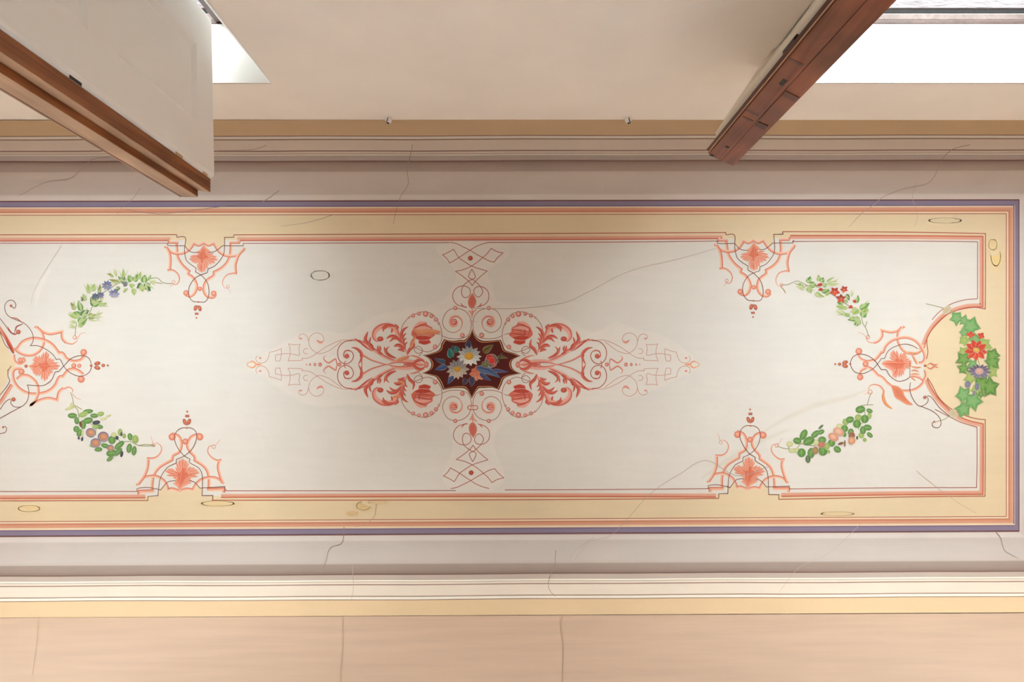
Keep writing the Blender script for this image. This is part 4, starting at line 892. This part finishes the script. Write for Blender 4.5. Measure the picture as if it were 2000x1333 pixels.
# face grid with recessed panels: u along y (hinge->free), w height
def shutter_mesh(name, mat, parent, width, height, thick, panels, rec=.010, bevw=.018):
    bm = bmesh.new()
    us = sorted({0, width}|{p[i] for p in panels for i in (0, 1)}); ws = sorted({0, height}|{p[i] for p in panels for i in (2, 3)})
    def ispanel(u, w_): return any(p[0] < u < p[1] and p[2] < w_ < p[3] for p in panels)
    for side in (1, -1):
        x = thick/2*side
        V = {}
        def v(xx, u, w_):
            k = (round(xx, 5), round(u, 5), round(w_, 5))
            if k not in V: V[k] = bm.verts.new((xx, u, w_))
            return V[k]
        for i in range(len(us)-1):
            for j in range(len(ws)-1):
                uc, wc = (us[i]+us[i+1])/2, (ws[j]+ws[j+1])/2
                if not ispanel(uc, wc): bm.faces.new([v(x, us[i], ws[j]), v(x, us[i+1], ws[j]), v(x, us[i+1], ws[j+1]), v(x, us[i], ws[j+1])])
        for p0, p1, q0, q1 in panels:
            o_ = [(p0, q0), (p1, q0), (p1, q1), (p0, q1)]; e = bevw; xi = x-rec*side
            i_ = [(p0+e, q0+e), (p1-e, q0+e), (p1-e, q1-e), (p0+e, q1-e)]
            for k in range(4):
                a, b_ = o_[k], o_[(k+1) % 4]; c_, d_ = i_[(k+1) % 4], i_[k]
                bm.faces.new([v(x, *a), v(x, *b_), v(xi, *c_), v(xi, *d_)])
            bm.faces.new([v(xi, *q) for q in i_])
            e2 = e+.02; x3 = xi+rec*.0*side
    # rounded rim
    rim = [(0, 0), (width, 0), (width, height), (0, height)]; n = 6
    for k in range(4):
        a, b_ = rim[k], rim[(k+1) % 4]
        nu, nw = (b_[1]-a[1]), -(b_[0]-a[0]); l = math.hypot(nu, nw); nu /= l; nw /= l
        prev = None
        for t in range(n+1):
            an = math.pi*t/n; xx = thick/2*math.cos(an); d = thick*.35*math.sin(an)
            A_ = bm.verts.new((xx, a[0]+nu*d, a[1]+nw*d)); B2 = bm.verts.new((xx, b_[0]+nu*d, b_[1]+nw*d))
            if prev: bm.faces.new((prev[0], prev[1], B2, A_))
            prev = (A_, B2)
    return bm_obj(name, bm, mat, parent)
wid = yf-.008; hh = ZL-ZB
ang = math.atan2(-(xf), yf)
pa0, pa1 = .125, wid-.115
p_ = shutter_mesh('leaf_frame', WHT, sh, wid, hh, th, [(pa0, pa1, hh-.52, hh-.105), (pa0, pa1, hh-1.30, hh-.635), (pa0, pa1, .12, hh-1.42)])
p_.location = (-th/2, 0, 0); p_.rotation_euler = (0, 0, ang)
for q, zz in enumerate((.25, hh/2, hh-.3)):
    hg = boxo('hinge', MET, sh, -.036, -.028, -.02, .02, zz-.04, zz+.04)
# right casement, almost edge on
A, B2 = W(1377, 299), W(1432, 325)
d = Vector((B2[0]-A[0], B2[1]-A[1])); dn = Vector((d.y, -d.x)).normalized()    # dn points back towards the hinge
dn = Vector((.665, -.747)).normalized()
LW = .50
o2 = (A[0]+d.x/2+dn.x*LW, A[1]+d.y/2+dn.y*LW)
cr_ = empty('window_casement', (o2[0], o2[1], ZB)); tag(cr_, 'red-brown wooden window leaf seen edge on at the right window', 'window leaf')
def RL(u, v_):  # u: 0..1 across the thickness A->B, v: metres back from the free edge
    return (A[0]+d.x*u+dn.x*v_-o2[0], A[1]+d.y*u+dn.y*v_-o2[1])
prism_o('stile', WOODR, cr_, [RL(.13, 0), RL(.565, 0), RL(.565, .07), RL(.13, .07)], 0, h)
prism_o('stile', WOODR, cr_, [RL(.585, .001), RL(1.0, .001), RL(1.0, .07), RL(.585, .07)], 0, h)
prism_o('seam', WDK, cr_, [RL(.56, .003), RL(.59, .003), RL(.59, .06), RL(.56, .06)], 0, h).name = 'stile_joint'
prism_o('edge_bead', WOODP, cr_, [RL(.05, .006), RL(.085, .003), RL(.085, .05), RL(.05, .05)], 0, h)
prism_o('edge_bead', WOODL, cr_, [RL(.09, .006), RL(.125, .003), RL(.125, .05), RL(.09, .05)], 0, h)
prism_o('rebate', WDK, cr_, [RL(-.04, .012), RL(.05, .010), RL(.05, .07), RL(-.04, .07)], 0, h)
prism_o('hinge_stile', WOODR, cr_, [RL(.1, LW-.06), RL(.95, LW-.06), RL(.95, LW), RL(.1, LW)], 0, h)
for nm, za, zb in (('top_rail', h-.08, h-.002), ('bottom_rail', 0.002, .12), ('glazing_bar', h*.52, h*.52+.03)):
    prism_o(nm, WOODR, cr_, [RL(.2, .069), RL(.9, .069), RL(.9, LW-.059), RL(.2, LW-.059)], za, zb)
prism_o('glass_pane', glass, cr_, [RL(.45, .069), RL(.5, .069), RL(.5, LW-.059), RL(.45, LW-.059)], .1, h-.06)
def hole(u, zz, sx_=.007, sz=.012):
    a = RL(u-.06, -.0012); b_ = RL(u+.06, -.0012); c_ = RL(u+.06, .002); e_ = RL(u-.06, .002)
    prism_o('keyhole', MET, cr_, [a, b_, c_, e_], zz-sz, zz+sz)
hole(.42, h-.10, sz=.006); hole(.40, h-.525, sz=.014); hole(.22, h-.006, sz=.005)
# inset patches (Dutchman repairs) and worn marks on the stile
PATCH = wood('darker_wood_patch', (.08, .030, .022), (.13, .050, .034), (.18, .065, .04), .45, .25)
PATCHR = wood('redder_wood_patch', (.14, .034, .018), (.22, .058, .026), (.28, .08, .034), .35, .3)
for u0, u1, z0_, z1_, m_ in ((.13, .5, .30, .56, PATCHR), (.13, .50, .285, .300, PATCH), (.13, .50, .56, .57, PATCH), (.60, .98, .28, .42, PATCHR), (.6, .98, .42, .445, PATCH), (.16, .5, .245, .255, PATCH), (.62, .9, .235, .262, PATCH)):
    prism_o('wood_inset', m_, cr_, [RL(u0, -.0009), RL(u1, -.0009), RL(u1, .002), RL(u0, .002)], h-z1_-.05, h-z0_-.05)
prism_o('bolt_socket', MET, cr_, [RL(-.10, .02), RL(-.045, .012), RL(-.045, .03), RL(-.10, .03)], h-.66, h-.60)
# right shutter
f3, h3 = W(1394, 264), W(1532, 58)
d3 = Vector((f3[0]-h3[0], f3[1]-h3[1])); L3 = d3.length
s3 = empty('panelled_shutter', (h3[0], h3[1], ZB)); tag(s3, 'cream white inner shutter seen almost edge on beside the red-brown window leaf', 'shutter')
p3 = shutter_mesh('leaf_frame', WHT2, s3, L3-.012, hh, .03, [(.1, L3-.1, hh-.52, hh-.105), (.1, L3-.1, hh-1.3, hh-.635), (.1, L3-.1, .12, hh-1.42)])
p3.rotation_euler = (0, 0, math.atan2(-d3.x, d3.y)); p3.location = (0.012, 0.009, 0)
for zz in (.25, hh/2, hh-.3): boxo('hinge', MET, s3, .0, .02, -.02, .0, zz-.04, zz+.04)
# bar latch on the shutter
bm = bmesh.new(); bmesh.ops.create_cone(bm, cap_ends=True, segments=10, radius1=.006, radius2=.006, depth=.12)
kb = bm_obj('bar_latch', bm, WHT, s3, True); q = d3.normalized()*(L3*.25); kb.location = (q.x-.02, q.y-.012, hh-.30)

# ------------------------------------------------------------------ curtain hooks on the pier
def hook(px, lab, flip):
    zh = HC-DW-.015; x = (px-CX)/(258-CY)*(YF+.012); 
    x = (px-CX)/F*(zh-ZC)
    r_ = empty('curtain_hook', (x, YF, zh)); tag(r_, lab, 'hook', 'white curtain hooks at the top of the window wall')
    bm = bmesh.new()
    bmesh.ops.create_uvsphere(bm, u_segments=20, v_segments=12, radius=.5, matrix=Matrix.Translation((0, .006, -.004)) @ Matrix.Diagonal((.027, .030, .040, 1)))
    bm_obj('hook_base', bm, WHT, r_, True)
    cu = bpy.data.curves.new('hook_wire', 'CURVE'); cu.dimensions = '3D'; cu.bevel_depth = .0017; cu.bevel_resolution = 3
    sp = cu.splines.new('POLY'); pts = [(.0, .021, -.006), (-.003*flip, .024, -.012), (-.004*flip, .024, -.022), (.001*flip, .021, -.032), (.004*flip, .012, -.036)]
    sp.points.add(len(pts)-1)
    for i_, q_ in enumerate(pts): sp.points[i_].co = q_+(1,)
    tmp = bpy.data.objects.new('tmp', cu); me_ = bpy.data.meshes.new_from_object(tmp); bpy.data.objects.remove(tmp)
    obj('hook_wire', me_, r_, MET)
    bm = bmesh.new(); bmesh.ops.create_uvsphere(bm, u_segments=10, v_segments=6, radius=.004, matrix=Matrix.Translation((0, .0205, -.006)))
    bm_obj('screw_head', bm, MET, r_, True)
hook(759, 'small white curtain hook nearer the white shutter', 1)
hook(1227, 'small white curtain hook nearer the red-brown window leaf', -1)
